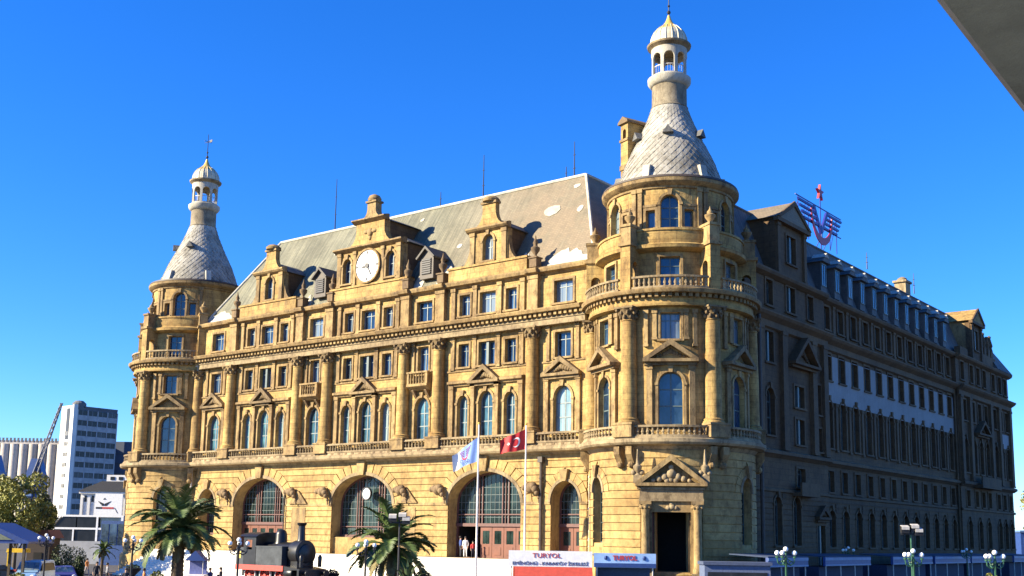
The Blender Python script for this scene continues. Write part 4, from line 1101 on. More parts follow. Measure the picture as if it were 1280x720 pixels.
p2w = [(s, 23.3, 1.3, 2.1, 0, 'single') for s in (62, 65.6, 68.2, 70.8, 74.6, 77.4, 79.8)] + [(s, 18.6, 1.3, 2.4, 0, 'single') for s in (62.3, 65.6, 68.2, 70.8, 74.6, 77.2, 79.8)] + \
      [(s, 12.6, 1.4, 3.2, .7, 'arch') for s in (62.3, 65.6, 68.2, 70.8, 74.6, 77.2, 79.8)] + [(s, 8.7, 1.3, 1.8, 0, 'single') for s in (62.3, 65.6, 68.2, 70.8, 74.6, 77.2, 79.8)] + [(s, 3.9, 1.5, 2.6, .6, 'grid') for s in (62.5, 66.5, 70, 74.6, 77.2, 79.8)]
pav(YP2, Y1, p2w, "far")
pediment(SIDE, 17.0, 19.0, 5.2, 2.3, dP, .8, 'side')
pediment(SIDE, 20.4, 6.3, 2.6, 1.0, dP, .5, 'side')
pediment(SIDE, 68.2, 17.3, 5.0, 1.6, dP, .7, 'side')
part("side_balcony", MB().box(SX + dP, SX + dP + .9, 14.8, 18.4, 8.0, 8.3).box(SX + dP + .75, SX + dP + .9, 14.8, 18.4, 8.3, 9.1).mesh("sb", None, M['sidetrim']))
part("far_balcony", MB().box(SX + dP, SX + dP + 1.1, 64.5, 72.2, 10.9, 11.3).box(SX + dP + .95, SX + dP + 1.1, 64.5, 72.2, 11.3, 12.2).mesh("sb", None, M['sidetrim']))
part("pale_render", MB().box(SX + dP, SX + dP + .05, 76.6, 80.6, 16.4, 18.2).box(SX + dP, SX + dP + .05, 80.55, 81.2, 20.6, 24.9).mesh("pr", None, M['render']))
# side pilasters, bands, cornices
def side_pil(s, w, z0, z1, d, base):
    b = MB(); pilaster(b, 0, w, z0, z1, d); p, rz = SIDE.at(s, base, 0); part("pilaster", b.mesh("spil", None, M['sidetrim']), None, p, rz)
for s in (13.4, 19.3, 21.7, 9.0): side_pil(s, .9, 11.6, 21.4, .35, dP)
for s in (60.5, 64.0, 72.4, 76.0, 80.9): side_pil(s, .9, 11.6, 21.4, .35, dP)
for i in range(11):
    s = (n12[i] + n12[i + 1]) / 2; side_pil(s, .5, 22.9, 25.7, .12, 0)
    side_pil(s, .45, 12.3, 16.7, .14, 0)
def side_band(y0, y1, base, prof, nm):
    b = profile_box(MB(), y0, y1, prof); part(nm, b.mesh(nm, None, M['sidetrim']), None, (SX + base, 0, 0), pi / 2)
for y0, y1, base in ((YP1 + .02, YP2 - .02, 0), (Y0 - .05, YP1, dP), (YP2, Y1 + .3, dP)):
    side_band(y0, y1, base, [(.1, 21.3), (.3, 21.4), (.3, 21.9), (.75, 22.2), (.9, 22.4), (.9, 22.52), (.1, 22.7)], "side_cornice")
    side_band(y0, y1, base, [(.1, 25.6), (.5, 25.8), (.6, 26.0), (.6, 26.15), (.1, 26.3)], "side_eaves")
    side_band(y0, y1, base, [(.1, 10.95), (.3, 11.1), (.5, 11.2), (.5, 11.45), (.1, 11.6)], "side_string")
    side_band(y0, y1, base, [(.05, 8.2), (.15, 8.25), (.15, 8.45), (.05, 8.5)], "side_string")
    side_band(y0, y1, base, [(.4, 0.01), (.4, 1.5), (.2, 1.6)], "side_plinth")
# rustication of the shaded ground storey
def side_courses(y0, y1, ops, base, n=15):
    root = None
    for k in range(n):
        zb = 1.7 + k * .43 + .03; ztp = zb + .37
        if ztp > 8.15: break
        ed = [y0]
        for s, z0, w, h, r in sorted(ops):
            if z0 < ztp and zb < z0 + h + r + .3: ed += [s - w / 2 - .22, s + w / 2 + .22]
        ed.append(y1); b = MB()
        for i in range(0, len(ed), 2):
            if ed[i + 1] - ed[i] > .1: b.box(ed[i], ed[i + 1], -.06, .02, zb, ztp)
        part("stone_course", b.mesh("sc", None, M['side']), None, (SX + base, 0, 0), pi / 2, kind="stuff")
side_courses(YP1 + .1, YP2 - .1, [(s, 3.9, 1.4, 2.6, .6) for s in n12], 0)
side_courses(Y0, YP1 - .1, [x[:5] for x in p1w if x[1] < 8], dP)
# side roofs: steep slated front up to the break, then low behind
EAVE, BRK, RDG = 26.25, 32.0, 34.3
mb = MB()
prof = [(SX - .3, EAVE), (SX - 2.3, BRK), (SX - 6.0, RDG), (SX - 9.7, BRK), (SX - 11.7, EAVE)]
mb.add([(x, y, z) for y in (8.0, 77.0) for x, z in prof] , [(0, 1, 6, 5), (1, 2, 7, 6), (2, 3, 8, 7), (3, 4, 9, 8), (0, 4, 3, 2, 1), (5, 6, 7, 8, 9), (4, 0, 5, 9)])
sroof = part("side_roof", mb.mesh("side_roof", None, M['sideslate']))
mb = MB().add([(SX + dP + .5, 75.5, EAVE), (SX + dP + .5, Y1 + .9, EAVE), (SX - 12, Y1 + .9, EAVE), (SX - 12, 75.5, EAVE), (SX - 2.1, 75.5, 31.9), (SX - 4.5, 76.2, 32.4)],
     [(0, 1, 4), (1, 2, 5, 4), (2, 3, 5), (0, 4, 5, 3), (0, 3, 2, 1)])
part("end_roof", mb.mesh("end_roof", None, M['sideslate']))
part("roof_gutter", MB().tube((SX - .05, YP1, 26.32), (SX - .05, YP2, 26.32), .16, n=6).mesh("gut", None, M['sideslate']))
part("ridge_cap", MB().tube((SX - 2.3, 8.5, BRK + .02), (SX - 2.3, 76.6, BRK + .02), .13, n=6).mesh("rc", None, M['sideslate']), sroof)
# twelve dormers of the side roof
dm = MB().prism([(-.62, -.3), (.62, -.3), (.62, 2.6), (-.62, 2.6)], .0, 3.0).mesh("side_dormer", None, M['sideslate'])
dw = MB().box(-.42, .42, -.04, .04, .45, 2.35).mesh("dpane", None, M['glass'])
dfm = bm_mesh(panel_bm([(-.5, .35), (.5, .35), (.5, 2.45), (-.5, 2.45)], [[(-.4, .45), (-.03, .45), (-.03, 2.35), (-.4, 2.35)], [(.03, .45), (.4, .45), (.4, 2.35), (.03, 2.35)]], -.08, .0), "dframe", M['frame'])
t = MB()
t.add([(-.95, -.35, 2.55), (.95, -.35, 2.55), (0, -.35, 3.3), (-.95, 2.6, 2.55), (.95, 2.6, 2.55), (0, 2.6, 3.3)], [(0, 1, 2), (5, 4, 3), (0, 2, 5, 3), (1, 4, 5, 2), (0, 3, 4, 1)])
drf = t.mesh("droof", None, M['sideslate'])
dcap = MB().add([(-.5, -.4, 2.98), (.0, -.4, 3.42), (.5, -.4, 2.98), (-.5, .9, 3.0), (0, .9, 3.45), (.5, .9, 3.0)], [(0, 2, 1), (3, 4, 5), (0, 1, 4, 3), (1, 2, 5, 4), (0, 3, 5, 2)]).mesh("dcap", None, M['lead'])
for s in n12:
    p, rz = SIDE.at(s, -.15, 26.95)
    o = part("side_dormer", dm, None, p, rz); part("pane", dw, o); part("dormer_frame", dfm, o); part("dormer_roof", drf, o); part("dormer_cap", dcap, o)
# gabled attic dormers over the two pavilions
def big_dormer(s, hw, z_eave, z_apex, win, lit):
    p, rz = SIDE.at(s, dP, 0)
    ex = 5.0
    o = part("gabled_dormer", bm_mesh(panel_bm([(-hw + .35, 26.2), (hw - .35, 26.2), (hw - .35, z_eave), (-hw + .35, z_eave)], [arch_pts(0, win, 27.5, 29.9, 0)] if win else [], -.1, .4), "gd", M['side']), None, p, rz)
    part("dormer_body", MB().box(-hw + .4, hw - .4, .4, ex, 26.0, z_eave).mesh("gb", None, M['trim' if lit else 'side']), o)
    if win:
        fme, gl, sm = window_meshes(win, 2.4, 0, 'double', 'frame', 'darkglass', 'sidetrim'); w = part("gable_window", fme, None, (p[0] + .1, p[1], 27.5), rz); part("pane", gl, w); part("surround", sm, w)
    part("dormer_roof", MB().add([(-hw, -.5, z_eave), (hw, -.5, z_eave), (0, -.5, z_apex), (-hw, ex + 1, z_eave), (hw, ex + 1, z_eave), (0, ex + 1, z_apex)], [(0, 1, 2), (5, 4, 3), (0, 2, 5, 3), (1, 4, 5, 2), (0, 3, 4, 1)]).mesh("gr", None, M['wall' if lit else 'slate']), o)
    part("dormer_pediment", MB().prism([(-hw, z_eave - .35), (hw, z_eave - .35), (hw, z_eave - .02), (-hw, z_eave - .02)], -.55, -.12).prism([(-hw - .05, z_eave), (-hw + .5, z_eave), (0, z_apex - .35), (hw - .5, z_eave), (hw + .05, z_eave), (0, z_apex + .12)], -.62, -.45).mesh("gp", None, M['sidetrim']), o)
    b = MB()
    for k in (-1, 1): pilaster(b, k * (hw - .7), .5, 26.25, z_eave - .35, .3)
    part("pilaster", b.mesh("gpl", None, M['sidetrim']), o, kind="stuff")
big_dormer(15.4, 3.3, 31.0, 32.9, 1.8, False)
big_dormer(67.9, 2.6, 30.9, 32.6, 1.3, True)
for y, h in ((71.3, 1.5), (72.7, 1.9), (74.3, 1.6), (75.6, 1.9)):
    part("roof_statue", MB().box(SX - .3, SX + .3, y - .4, y + .4, 26.2, 28.6).lathe([(.4, 28.6), (.3, 28.9), (.42, 29.2), (.2, 28.6 + h * .8), (.26, 28.6 + h * .95), (.01, 28.7 + h)], 8, (SX, y)).mesh("rs", 50, M['sidetrim']))
part("parapet", MB().box(SX - .3, SX + .4, 70.6, 76.4, 26.2, 27.6).box(SX - .3, SX + .4, 62.0, 64.9, 26.2, 27.3).mesh("pp", None, M['sidetrim']))
b = MB().box(SX - 4.7, SX - 3.4, 55.4, 57.0, 32.5, 34.2).box(SX - 4.85, SX - 3.25, 55.2, 57.2, 34.2, 34.45)
chm = part("chimney", b.mesh("chimney", None, M['pale'])); part("chimney_pot", MB().lathe([(.6, 34.45), (.55, 34.75), (.25, 34.95), (.01, 35.0)], 12, (SX - 4.05, 56.2)).mesh("cp", 40, M['pale']), chm)
# back and inner walls that close the building
part("rear_wall", MB().box(-25, 23, 19.2, 19.7, 0, 26.2).box(22.2, 22.7, 19.2, 81, 0, 26.2).box(22.7, SX + .3, Y1 - .5, Y1 - .01, 0, 26.2).mesh("rw", None, M['side']))
part("rear_wall", MB().box(-34.0, -33.5, 6.5, 19.7, 0, 26.2).box(-33.5, -24.9, 19.2, 19.7, 0, 26.2).mesh("rw", None, M['side']))
part("flat_roof", MB().box(-33.9, -24.9, 5.0, 19.6, 26.0, 26.25).box(24.9, SX - .2, 4.5, 9.0, 26.0, 26.25).mesh("fr", None, M['sideslate']))
part("floor_slab", MB().box(-25, 25, 1.0, 19, 22.3, 22.5).mesh("fs", None, M['black']))
p, rz = (SX + .35, 7.75, 0), 0
b = MB().tube((SX + 1.0, 8.2, 1), (SX + 1.0, 8.2, 22.0), .16); part("downpipe", b.mesh("dp", None, M['pipe']))
b = MB().tube((SX + .25, 59.5, 1), (SX + .25, 59.5, 21.5), .11); part("downpipe", b.mesh("dp", None, M['sidetrim']))

# ================================================================== GROUND
def sheet(name, x0, x1, y0, y1, z, mat, lab=None):
    o = link(name, MB().add([(x0, y0, z), (x1, y0, z), (x1, y1, z), (x0, y1, z)], [(0, 1, 2, 3)]).mesh(name, None, mat)); o["kind"] = "structure"; return o
M['ground'] = stone("plaza_paving", (0.11, 0.105, 0.10), (0.07, 0.066, 0.064), ashlar=(.6, .6), stain=.2)
M['land'] = stone("pale_earth", (0.075, 0.07, 0.06), (0.05, 0.05, 0.042), stain=.2)
M['asphalt'] = stone("asphalt", (0.06, 0.06, 0.06), (0.045, 0.045, 0.047), stain=.1)
M['marble'] = stone("white_marble", (0.8, 0.78, 0.72), (0.68, 0.65, 0.58), stain=.12, var=.2)
sheet("ground", -2500, 2500, -2500, 2500, 0.0, M['land'])
sheet("pavement", -130, 120, -75, 130, .004, M['ground'])
# broad marble steps up to the hall
st = MB(); nst = 13
for i in range(nst):
    z1 = 2.55 * (i + 1) / nst; y = -7.2 + .38 * i
    st.box(-27.5, 24.6, y, -.1 if i == nst - 1 else y + .42, 0.005 if i == 0 else z1 - 2.55 / nst - .02, z1)
o = link("entrance_steps", st.mesh("steps", None, M['marble'])); o["kind"] = "structure"
# ================================================================== STREET FURNITURE, PLANTS, PEOPLE, VEHICLES
M['globe'] = plain("opal_glass", (0.88, 0.88, 0.86), 0.25, var=0.03)
M['green'] = plain("green_post_paint", (0.03, 0.10, 0.055), 0.45)
M['leaf'] = plain("palm_leaf", (0.075, 0.115, 0.026), 0.55, var=0.6, scale=1.3)
M['leafdry'] = plain("dry_palm_leaf", (0.16, 0.13, 0.05), 0.7, var=0.4)
M['bark'] = plain("palm_bark", (0.10, 0.07, 0.045), 0.9, var=0.5, scale=6, bump=0.6)
M['treebark'] = plain("bark", (0.09, 0.07, 0.05), 0.9, var=0.4)
M['crown'] = plain("yellow_green_leaf", (0.22, 0.215, 0.035), 0.6, var=0.6, scale=.9)
M['crown2'] = plain("dark_green_leaf", (0.04, 0.07, 0.02), 0.6, var=0.6, scale=.9)
M['red'] = plain("red_paint", (0.50, 0.06, 0.045), 0.5, var=0.15)
M['awning_red'] = plain("red_awning", (0.40, 0.05, 0.03), 0.7, var=0.2)
M['flagred'] = plain("red_flag_cloth", (0.5, 0.018, 0.022), 0.7, var=0.1)
M['flagblue'] = plain("blue_flag_cloth", (0.15, 0.25, 0.55), 0.7, var=0.1)
M['blue'] = plain("blue_sign_paint", (0.022, 0.055, 0.20), 0.5, var=0.2)
M['skyblue'] = plain("pale_blue_sign", (0.11, 0.19, 0.36), 0.5, var=0.3, scale=1.2)
M['locoblack'] = plain("black_engine_paint", (0.014, 0.014, 0.016), 0.38, 0.1, var=0.5, scale=2)
M['locogrey'] = plain("grey_engine_paint", (0.045, 0.05, 0.055), 0.45, 0.1, var=0.5, scale=2)
M['skin'] = plain("skin", (0.45, 0.27, 0.18), 0.6, var=0.1)
M['hair'] = plain("dark_hair", (0.02, 0.015, 0.012), 0.6)
M['rubber'] = plain("rubber", (0.02, 0.02, 0.02), 0.8)
M['chrome'] = plain("metal", (0.5, 0.5, 0.5), 0.3, 0.8)

def cloth(c): 
    k = 'cloth%.3f%.3f%.3f' % c
    if k not in M: M[k] = plain("cloth", c, 0.8, var=0.25, scale=7)
    return M[k]

# ---- three-armed globe lamps
_lamp = {}
def lamp(px, D, label, mat='green'):
    p = spot(px, D)
    if mat not in _lamp:
        post = MB().lathe([(.22, 0), (.2, .25), (.12, .35), (.085, .6), (.07, 1.2), (.055, 3.35), (.09, 3.4), (.09, 3.46), (.05, 3.5), (.05, 3.68), (.11, 3.72)], 10).mesh("post", 40, M[mat])
        arms = MB()
        for k in range(3):
            a = 2 * pi * k / 3 + pi / 6 if False else (0, pi, pi / 2)[k]
            d = Vector((cos(a), sin(a), 0))
            pts = [Vector((0, 0, 3.15)) + d * .05, Vector((0, 0, 3.05)) + d * .25, Vector((0, 0, 3.18)) + d * .45, Vector((0, 0, 3.42)) + d * .48]
            arms.path(pts, .035, 6); arms.tube(pts[-1], pts[-1] + Vector((0, 0, .1)), .09, .1, 8)
            arms.ball(tuple(Vector((0, 0, 3.25)) + d * .22), .07, 6, 4); arms.tube(Vector((0, 0, 3.4)), Vector((0, 0, 3.2)) + d * .4, .025, n=5)
        arms = arms.mesh("arm", 40, M[mat])
        _lamp[mat] = (post, arms, MB().ball((0, 0, 0), .13, 14, 10).mesh("globe", 60, M['globe']))
    post, arms, gl = _lamp[mat]
    t = thing("street_lamp", label, "street lamp", p, YAW + .15, "globe lamps round the forecourt")
    link("post", post, t); link("arm", arms, t)
    for q in ((0, 0, 3.88), (.48, 0, 3.68), (-.48, 0, 3.68), (0, .48, 3.68)): link("globe", gl, t, q)
lamp(977, 60, "green three-armed globe lamp before the dark wall just right of the round tower")
lamp(1132, 62, "green globe lamp below the floodlight cluster, before the middle of the shaded wing")
lamp(1231, 60, "green globe lamp before the far end of the shaded wing, rightmost lamp")
lamp(1053, 98, "dark globe lamp close to the side wall, second lamp right of the round tower")
lamp(1197, 108, "small distant globe lamp by the far downpipe of the shaded wing")
lamp(182, 72, "globe lamp beside the trunk of the big left palm", 'iron')
lamp(311, 64, "globe lamp standing in front of the steam engine's cab", 'iron')
lamp(466, 66, "globe lamp among the fronds of the palm before the middle arch", 'iron')
lamp(76, 84, "globe lamp at the car park in front of the brown hut", 'iron')

def floodlight(px, D, h, label, mat):
    p = spot(px, D)
    t = thing("floodlight_mast", label, "floodlight", p, YAW, "floodlight masts")
    link("post", MB().lathe([(.12, 0), (.07, .3), (.06, h - .4)], 8).mesh("post", 40, M[mat]), t)
    link("crossbar", MB().box(-.65, .65, -.05, .05, h - .42, h - .32).box(-.04, .04, -.05, .05, h - .45, h + .2).mesh("crossbar", None, M['iron']), t)
    hm = MB().prism_x([(-.2, -.22), (-.25, .2), (.05, .26), (.12, 0), (.05, -.2)], -.26, .26).mesh("head", None, M['iron'])
    fm_ = MB().prism_x([(-.27, .0), (-.27, .2), (.05, .3), (.05, .27)], -.25, .25).mesh("reflector", None, M['palepipe'])
    for x, z in ((-.45, h - .1), (.2, h), (.45, h - .25)):
        o = link("lamp_head", hm, t, (x, -.1, z)); link("reflector", fm_, o)
floodlight(506, 76, 5.5, "dark mast of floodlights rising out of the palm before the middle arch", 'iron')
floodlight(1130, 76, 5.3, "floodlight mast with pale lamp heads before the shaded wing", 'green')

# ---- flags
def wave(u, v, L, H, droop, ph, amp=.16):
    """point of the flag in local (x along fly to the left, y out, z up)."""
    x = -u * L * .97
    y = amp * sin(u * 7 + ph + v * .8) * (0.15 + u) + .05 * sin(u * 15 + v * 2)
    z = v * H * (1 - .32 * u) - droop * u ** 1.15 + .03 * sin(u * 9 + ph)
    return Vector((x, y, z))
def flag_mesh(L, H, droop, ph, mat, nu=26, nv=8, u0=0.0, u1=1.0):
    vs, fs = [], []
    for side in (-.008, .008):
        for i in range(nu + 1):
            for j in range(nv + 1):
                p = wave(u0 + (u1 - u0) * i / nu, j / nv, L, H, droop, ph); vs.append((p.x, p.y + side, p.z))
    n1 = (nu + 1) * (nv + 1)
    for i in range(nu):
        for j in range(nv):
            a = i * (nv + 1) + j
            fs.append((a, a + nv + 1, a + nv + 2, a + 1)); fs.append((a + n1, a + 1 + n1, a + nv + 2 + n1, a + nv + 1 + n1))
    for i in range(nu):
        for j in (0, nv):
            a = i * (nv + 1) + j; fs.append((a, a + nv + 1, a + nv + 1 + n1, a + n1))
    for j in range(nv):
        for i in (0, nu):
            a = i * (nv + 1) + j; fs.append((a, a + 1, a + 1 + n1, a + n1))
    return MB().add(vs, fs).mesh("flag", 60, mat)
def flag_print(polys, L, H, droop, ph, mat):
    """flat print on both faces of the cloth; polys in (u, v)."""
    b = MB()
    for poly in polys:
        for sd in (-.016, .016):
            vs = []
            for u, v in poly:
                p = wave(u, v, L, H, droop, ph); vs.append((p.x, p.y + sd, p.z))
            b.add(vs, [tuple(range(len(vs)))])
    me = bpy.data.meshes.new("print"); me.from_pydata(b.v, [], b.f); me.materials.append(mat); return me
def strips(pts_a, pts_b): return [[pts_a[i], pts_a[i + 1], pts_b[i + 1], pts_b[i]] for i in range(len(pts_a) - 1)]
def flagpole(px, D, ztop, label):
    p = spot(px, D)
    t = thing("flagpole", label, "flagpole", p, YAW, "flagpoles before the hall")
    link("base", MB().lathe([(.3, 0), (.3, .35), (.18, .45), (.12, .6)], 12).mesh("base", 40, M['pale']), t)
    link("pole", MB().tube((0, 0, .5), (0, 0, ztop), .085, .05, 10).mesh("pole", 40, M['white']), t)
    link("finial", MB().ball((0, 0, ztop + .06), .1, 8, 6).mesh("finial", 40, M['gold']), t)
    return p
pA = flagpole(600.5, 84, 12.6, "white flagpole carrying the blue flag before the right-hand great arch")
pB = flagpole(659, 84, 12.6, "white flagpole carrying the red flag")
fz = Matrix.Rotation(YAW, 4, 'Z')
# red flag with crescent and star
t = thing("flag", "red flag with white crescent and star flying from a white pole", "flag", (pB.x, pB.y, 10.75), YAW, "flags before the hall")
args = (1.95, 1.5, .35, 1.0)
link("cloth", flag_mesh(*args, M['flagred']), t, (-.05, 0, 0))
cres = []
for i in range(18):
    a = radians(-140 + 280 * i / 17); b_ = radians(-128 + 256 * i / 17)
    cres.append(((.36 - .155 * cos(a), .5 + .27 * sin(a)), (.40 - .13 * cos(b_), .5 + .215 * sin(b_))))
star = [(.66 - (.075 if i % 2 == 0 else .03) * cos(2 * pi * i / 10 + pi), .5 + (.12 if i % 2 == 0 else .048) * sin(2 * pi * i / 10)) for i in range(10)]
link("emblem", flag_print(strips([c[0] for c in cres], [c[1] for c in cres]) + [[(.66, .5), star[i], star[(i + 1) % 10]] for i in range(10)], *args, M['white']), t, (-.05, 0, 0))
# blue flag with winged emblem
t = thing("flag", "pale blue flag with a dark red winged emblem and white edge", "flag", (pA.x, pA.y, 9.85), YAW - .5, "flags before the hall")
args = (2.2, 1.75, .75, 2.4)
link("cloth", flag_mesh(*args, M['flagblue'], u1=.76), t, (-.05, 0, 0))
link("white_edge", flag_mesh(*args, M['white'], nu=6, u0=.76, u1=1.0), t, (-.05, 0, 0))
def wing_polys(cu, cv, w, h):
    out = []
    for k in range(4):
        v0 = cv + h * (.5 - k * .25); v1 = v0 - h * .15; tip = w * (1 - .13 * k)
        for s in (-1, 1):
            n = 4
            A = [(cu + s * (w * .12 + (tip - w * .12) * i / n), v0 + h * .2 * i / n) for i in range(n + 1)]
            B = [(x, v - h * .15) for x, v in A]
            out += strips(A, B)
    return out
link("emblem", flag_print(wing_polys(.52, .62, .26, .38), *args, cloth((.10, .02, .12))), t, (-.05, 0, 0))
cr = [((.52 + .13 * cos(radians(180 + 180 * i / 10)), .5 + .2 * sin(radians(180 + 180 * i / 10))), (.52 + .10 * cos(radians(180 + 180 * i / 10)), .52 + .13 * sin(radians(180 + 180 * i / 10)))) for i in range(11)]
link("crescent", flag_print(strips([c[0] for c in cr], [c[1] for c in cr]), *args, M['flagred']), t, (-.05, 0, 0))

# ---- lettering
def lettering(name, txt, size, mat, parent, loc, rot=(pi / 2, 0, 0), width=None, ext=.012, offset=0.0):
    cu = bpy.data.curves.new(name, 'FONT'); cu.body = txt; cu.size = size; cu.align_x = 'CENTER'; cu.extrude = ext; cu.resolution_u = 3; cu.offset = offset
    o = bpy.data.objects.new(name + "_tmp", cu); COL.objects.link(o)
    bpy.context.view_layer.update()
    dg = bpy.context.evaluated_depsgraph_get()
    me = bpy.data.meshes.new_from_object(o.evaluated_get(dg)); bpy.data.objects.remove(o)
    if width:
        xs = [v.co.x for v in me.vertices]; k = width / (max(xs) - min(xs))
        for v in me.vertices: v.co.x *= k
    me.materials.clear(); me.materials.append(mat)
    q = link(name, me, parent, loc); q.rotation_euler = rot
    return q
letters = lambda: [(f, f) for f in pA]
# blue flag letters lie on the cloth
lt = lettering("lettering", "TCDD", .34, cloth((.03, .03, .2)), t, (-1.2, -.2, -.12)); lt.rotation_euler = (pi / 2, radians(-14), 0)

# ---- ticket kiosks with fascias
def kiosk(name, label, px, D, w, z0, z1, fas, awn, body, cat="kiosk", depth=2.2, rz=YAW, grp="ticket kiosks"):
    p = spot(px, D)
    t = thing(name, label, cat, p, rz, grp)
    link("body", MB().box(-w / 2 + .3, w / 2 - .3, .4, depth, 0.05, z0 + .1).box(-w / 2 + .3, w / 2 - .3, -.1, .4, 0.05, 1.0).mesh("body", None, body), t)
    link("counter", MB().box(-w / 2 + .25, w / 2 - .25, -.25, .42, 1.001, 1.08).mesh("counter", None, M['paleframe']), t)
    link("roof", MB().box(-w / 2 + .1, w / 2 - .1, -.2, depth + .2, z1 - .2, z1 - .05).mesh("roof", None, M['paleframe']), t)
    f = link("fascia", MB().box(-w / 2, w / 2, -.4, -.22, z0, z1).mesh("fascia", None, fas), t)
    if awn: link("awning", MB().prism_x([(-.39, z0 - .005), (-1.0, z0 - .6), (-1.0, z0 - .66), (-.35, z0 - .1)], -w / 2 + .4, w / 2 + .0).mesh("awning", None, awn), t)
    for s in (-1, 1): link("post", MB().tube((s * (w / 2 - .2), -.28, 0), (s * (w / 2 - .2), -.28, z0), .05).mesh("post", None, M['palepipe']), t)
    return t, f
k1, f1 = kiosk("ticket_kiosk", "ferry ticket kiosk under a long white banner with red lettering", 690.5, 75, 5.45, 2.42, 3.44, M['white'], M['awning_red'], M['awning_red'])
lettering("lettering", "TURYOL", .42, M['red'], f1, (-.25, -.415, 3.0), width=1.85)
lettering("lettering", "EMİNÖNÜ - KARAKÖY İSKELESİ", .29, cloth((.05, .05, .12)), f1, (-.02, -.415, 2.53), width=4.9)
k2, f2 = kiosk("ticket_kiosk", "ferry ticket kiosk with a blue sign between white banner and portal", 780.5, 75, 4.05, 2.44, 3.36, plain('kiosk_sign_blue', (.30, .46, .72), .5, var=.3, scale=1.2), None, cloth((.03, .06, .12)))
link("lower_band", MB().box(-2.0, 2.0, -.43, -.405, 2.46, 2.72).mesh("band", None, M['blue']), f2)
lettering("lettering", "TURYOL", .42, M['red'], f2, (0, -.425, 2.92), width=1.6, offset=.012)
for s in (-1, 1): link("anchor_mark", MB().lathe([(.1, 2.94), (.13, 3.07), (.1, 3.19)], 8, (s * 1.25, -.36)).mesh("mark", None, M['blue']), f2)
for x, w, h, c in ((-1.9, .5, .7, (.7, .35, .05)), (-1.2, .4, .55, (.65, .62, .5)), (-.3, .6, .5, (.05, .1, .3)), (.7, .45, .65, (.7, .3, .04)), (1.6, .5, .5, (.6, .6, .6))):
    link("poster", MB().box(x, x + w, .36, .398, 1.15, 1.15 + h).mesh("poster", None, cloth(c)), k1)
for x, c in ((-1.3, (.5, .5, .5)), (-.5, (.1, .2, .4)), (.6, (.4, .05, .05))):
    link("poster", MB().box(x, x + .45, .36, .398, 1.2, 1.8).mesh("poster", None, cloth(c)), k2)
# stalls along the shaded wing
for i, (yc, ln, lab) in enumerate(((2.2, 6.5, "short blue-roofed stall between the pale booth and the dark side door"), (13.0, 9.0, "blue-roofed stall against the shaded wing, nearest to the round tower"), (27.5, 10.0, "blue-roofed stall along the shaded wing, right of the dark side door"), (38.5, 10.5, "blue-roofed stall at the middle of the shaded wing"), (49.5, 10.5, "blue-roofed stall along the shaded wing, just left of the far downpipe"), (64.0, 9.0, "blue-roofed stall before the far pavilion of the shaded wing"))):
    t = thing("market_stall", lab, "stall", (SX + 5.5, yc, 0), pi / 2, "stalls along the shaded wing")
    link("body", MB().box(-ln / 2 + .2, ln / 2 - .2, .3, 2.4, .05, 2.5).mesh("body", None, cloth((.025, .033, .07))), t)
    f = link("fascia", MB().box(-ln / 2, ln / 2, -.3, -.12, 2.55, 3.2).mesh("fascia", None, M['blue']), t)
    link("stripe", MB().box(-ln / 2, ln / 2, -.33, -.301, 2.98, 3.18).box(-ln / 2, ln / 2, -.33, -.301, 2.57, 2.68).mesh("stripe", None, M['skyblue']), f)
    link("roof", MB().prism_x([(-.3, 3.2), (2.6, 3.35), (2.6, 3.42), (-.3, 3.28)], -ln / 2, ln / 2).mesh("roof", None, cloth((.03, .05, .10))), t)
    for q in range(4):
        x = -ln / 2 + .3 + q * (ln - .6) / 3; link("post", MB().tube((x, -.2, 0), (x, -.2, 2.55), .05).mesh("post", None, M['palepipe']), t)
    for q in range(3):
        x = -ln / 2 + ln * (q + .5) / 3; link("counter", MB().box(x - 1.2, x + 1.2, -.15, .3, .1, 1.0).mesh("counter", None, (M['skyblue'], cloth((.1, .05, .2)), M['blue'])[(q + i) % 3]), t)
t = thing("ticket_booth", "low pale blue booth with a dark sill right of the corner portal", "booth", spot(918, 73), YAW)
link("body", MB().box(-2.1, 2.1, 0, 2, 0, 2.75).mesh("body", None, cloth((.10, .13, .22))), t); link("roof", MB().box(-2.2, 2.2, -.15, 2.1, 2.75, 2.95).mesh("roof", None, cloth((.06, .08, .14))), t)
link("window", MB().box(-1.9, 1.9, -.03, .02, 1.5, 2.3).mesh("window", None, M['darkglass']), t)

# ---- palms
def frond_mesh(L, e0, droop, seed, mat):
    r = random.Random(seed); b = MB(); n = 22
    pts = []; x = z = 0.0; e = e0
    for i in range(n + 1):
        pts.append(Vector((x, 0, z))); e = e0 - droop * (i / n) ** 1.3; x += cos(e) * L / n; z += sin(e) * L / n
    b.path(pts[::2], .022, 4)
    for i in range(2, n * 2):
        t = i / (n * 2); k = min(n - 1, int(t * n)); f = t * n - k
        p = pts[k].lerp(pts[k + 1], f); d = (pts[k + 1] - pts[k]).normalized(); up = Vector((-d.z, 0, d.x))
        ln = .72 * (sin(pi * min(1, t * .9 + .1)) ** .6) * (L / 3.6) * (.85 + .3 * r.random())
        for s in (-1, 1):
            q = (d * .55 + Vector((0, s, 0)) * .75 + up * .28 - Vector((0, 0, .25 * r.random()))).normalized()
            w = d * .05
            b.add([p - w, p + w, p + q * ln * .6 + w * 1.1 - Vector((0, 0, .02)), p + q * ln - Vector((0, 0, ln * .16)), p + q * ln * .6 - w], [(0, 1, 2, 3, 4)])
    me = bpy.data.meshes.new("frond"); me.from_pydata([tuple(v) for v in b.v], [], b.f); me.materials.append(mat); return me
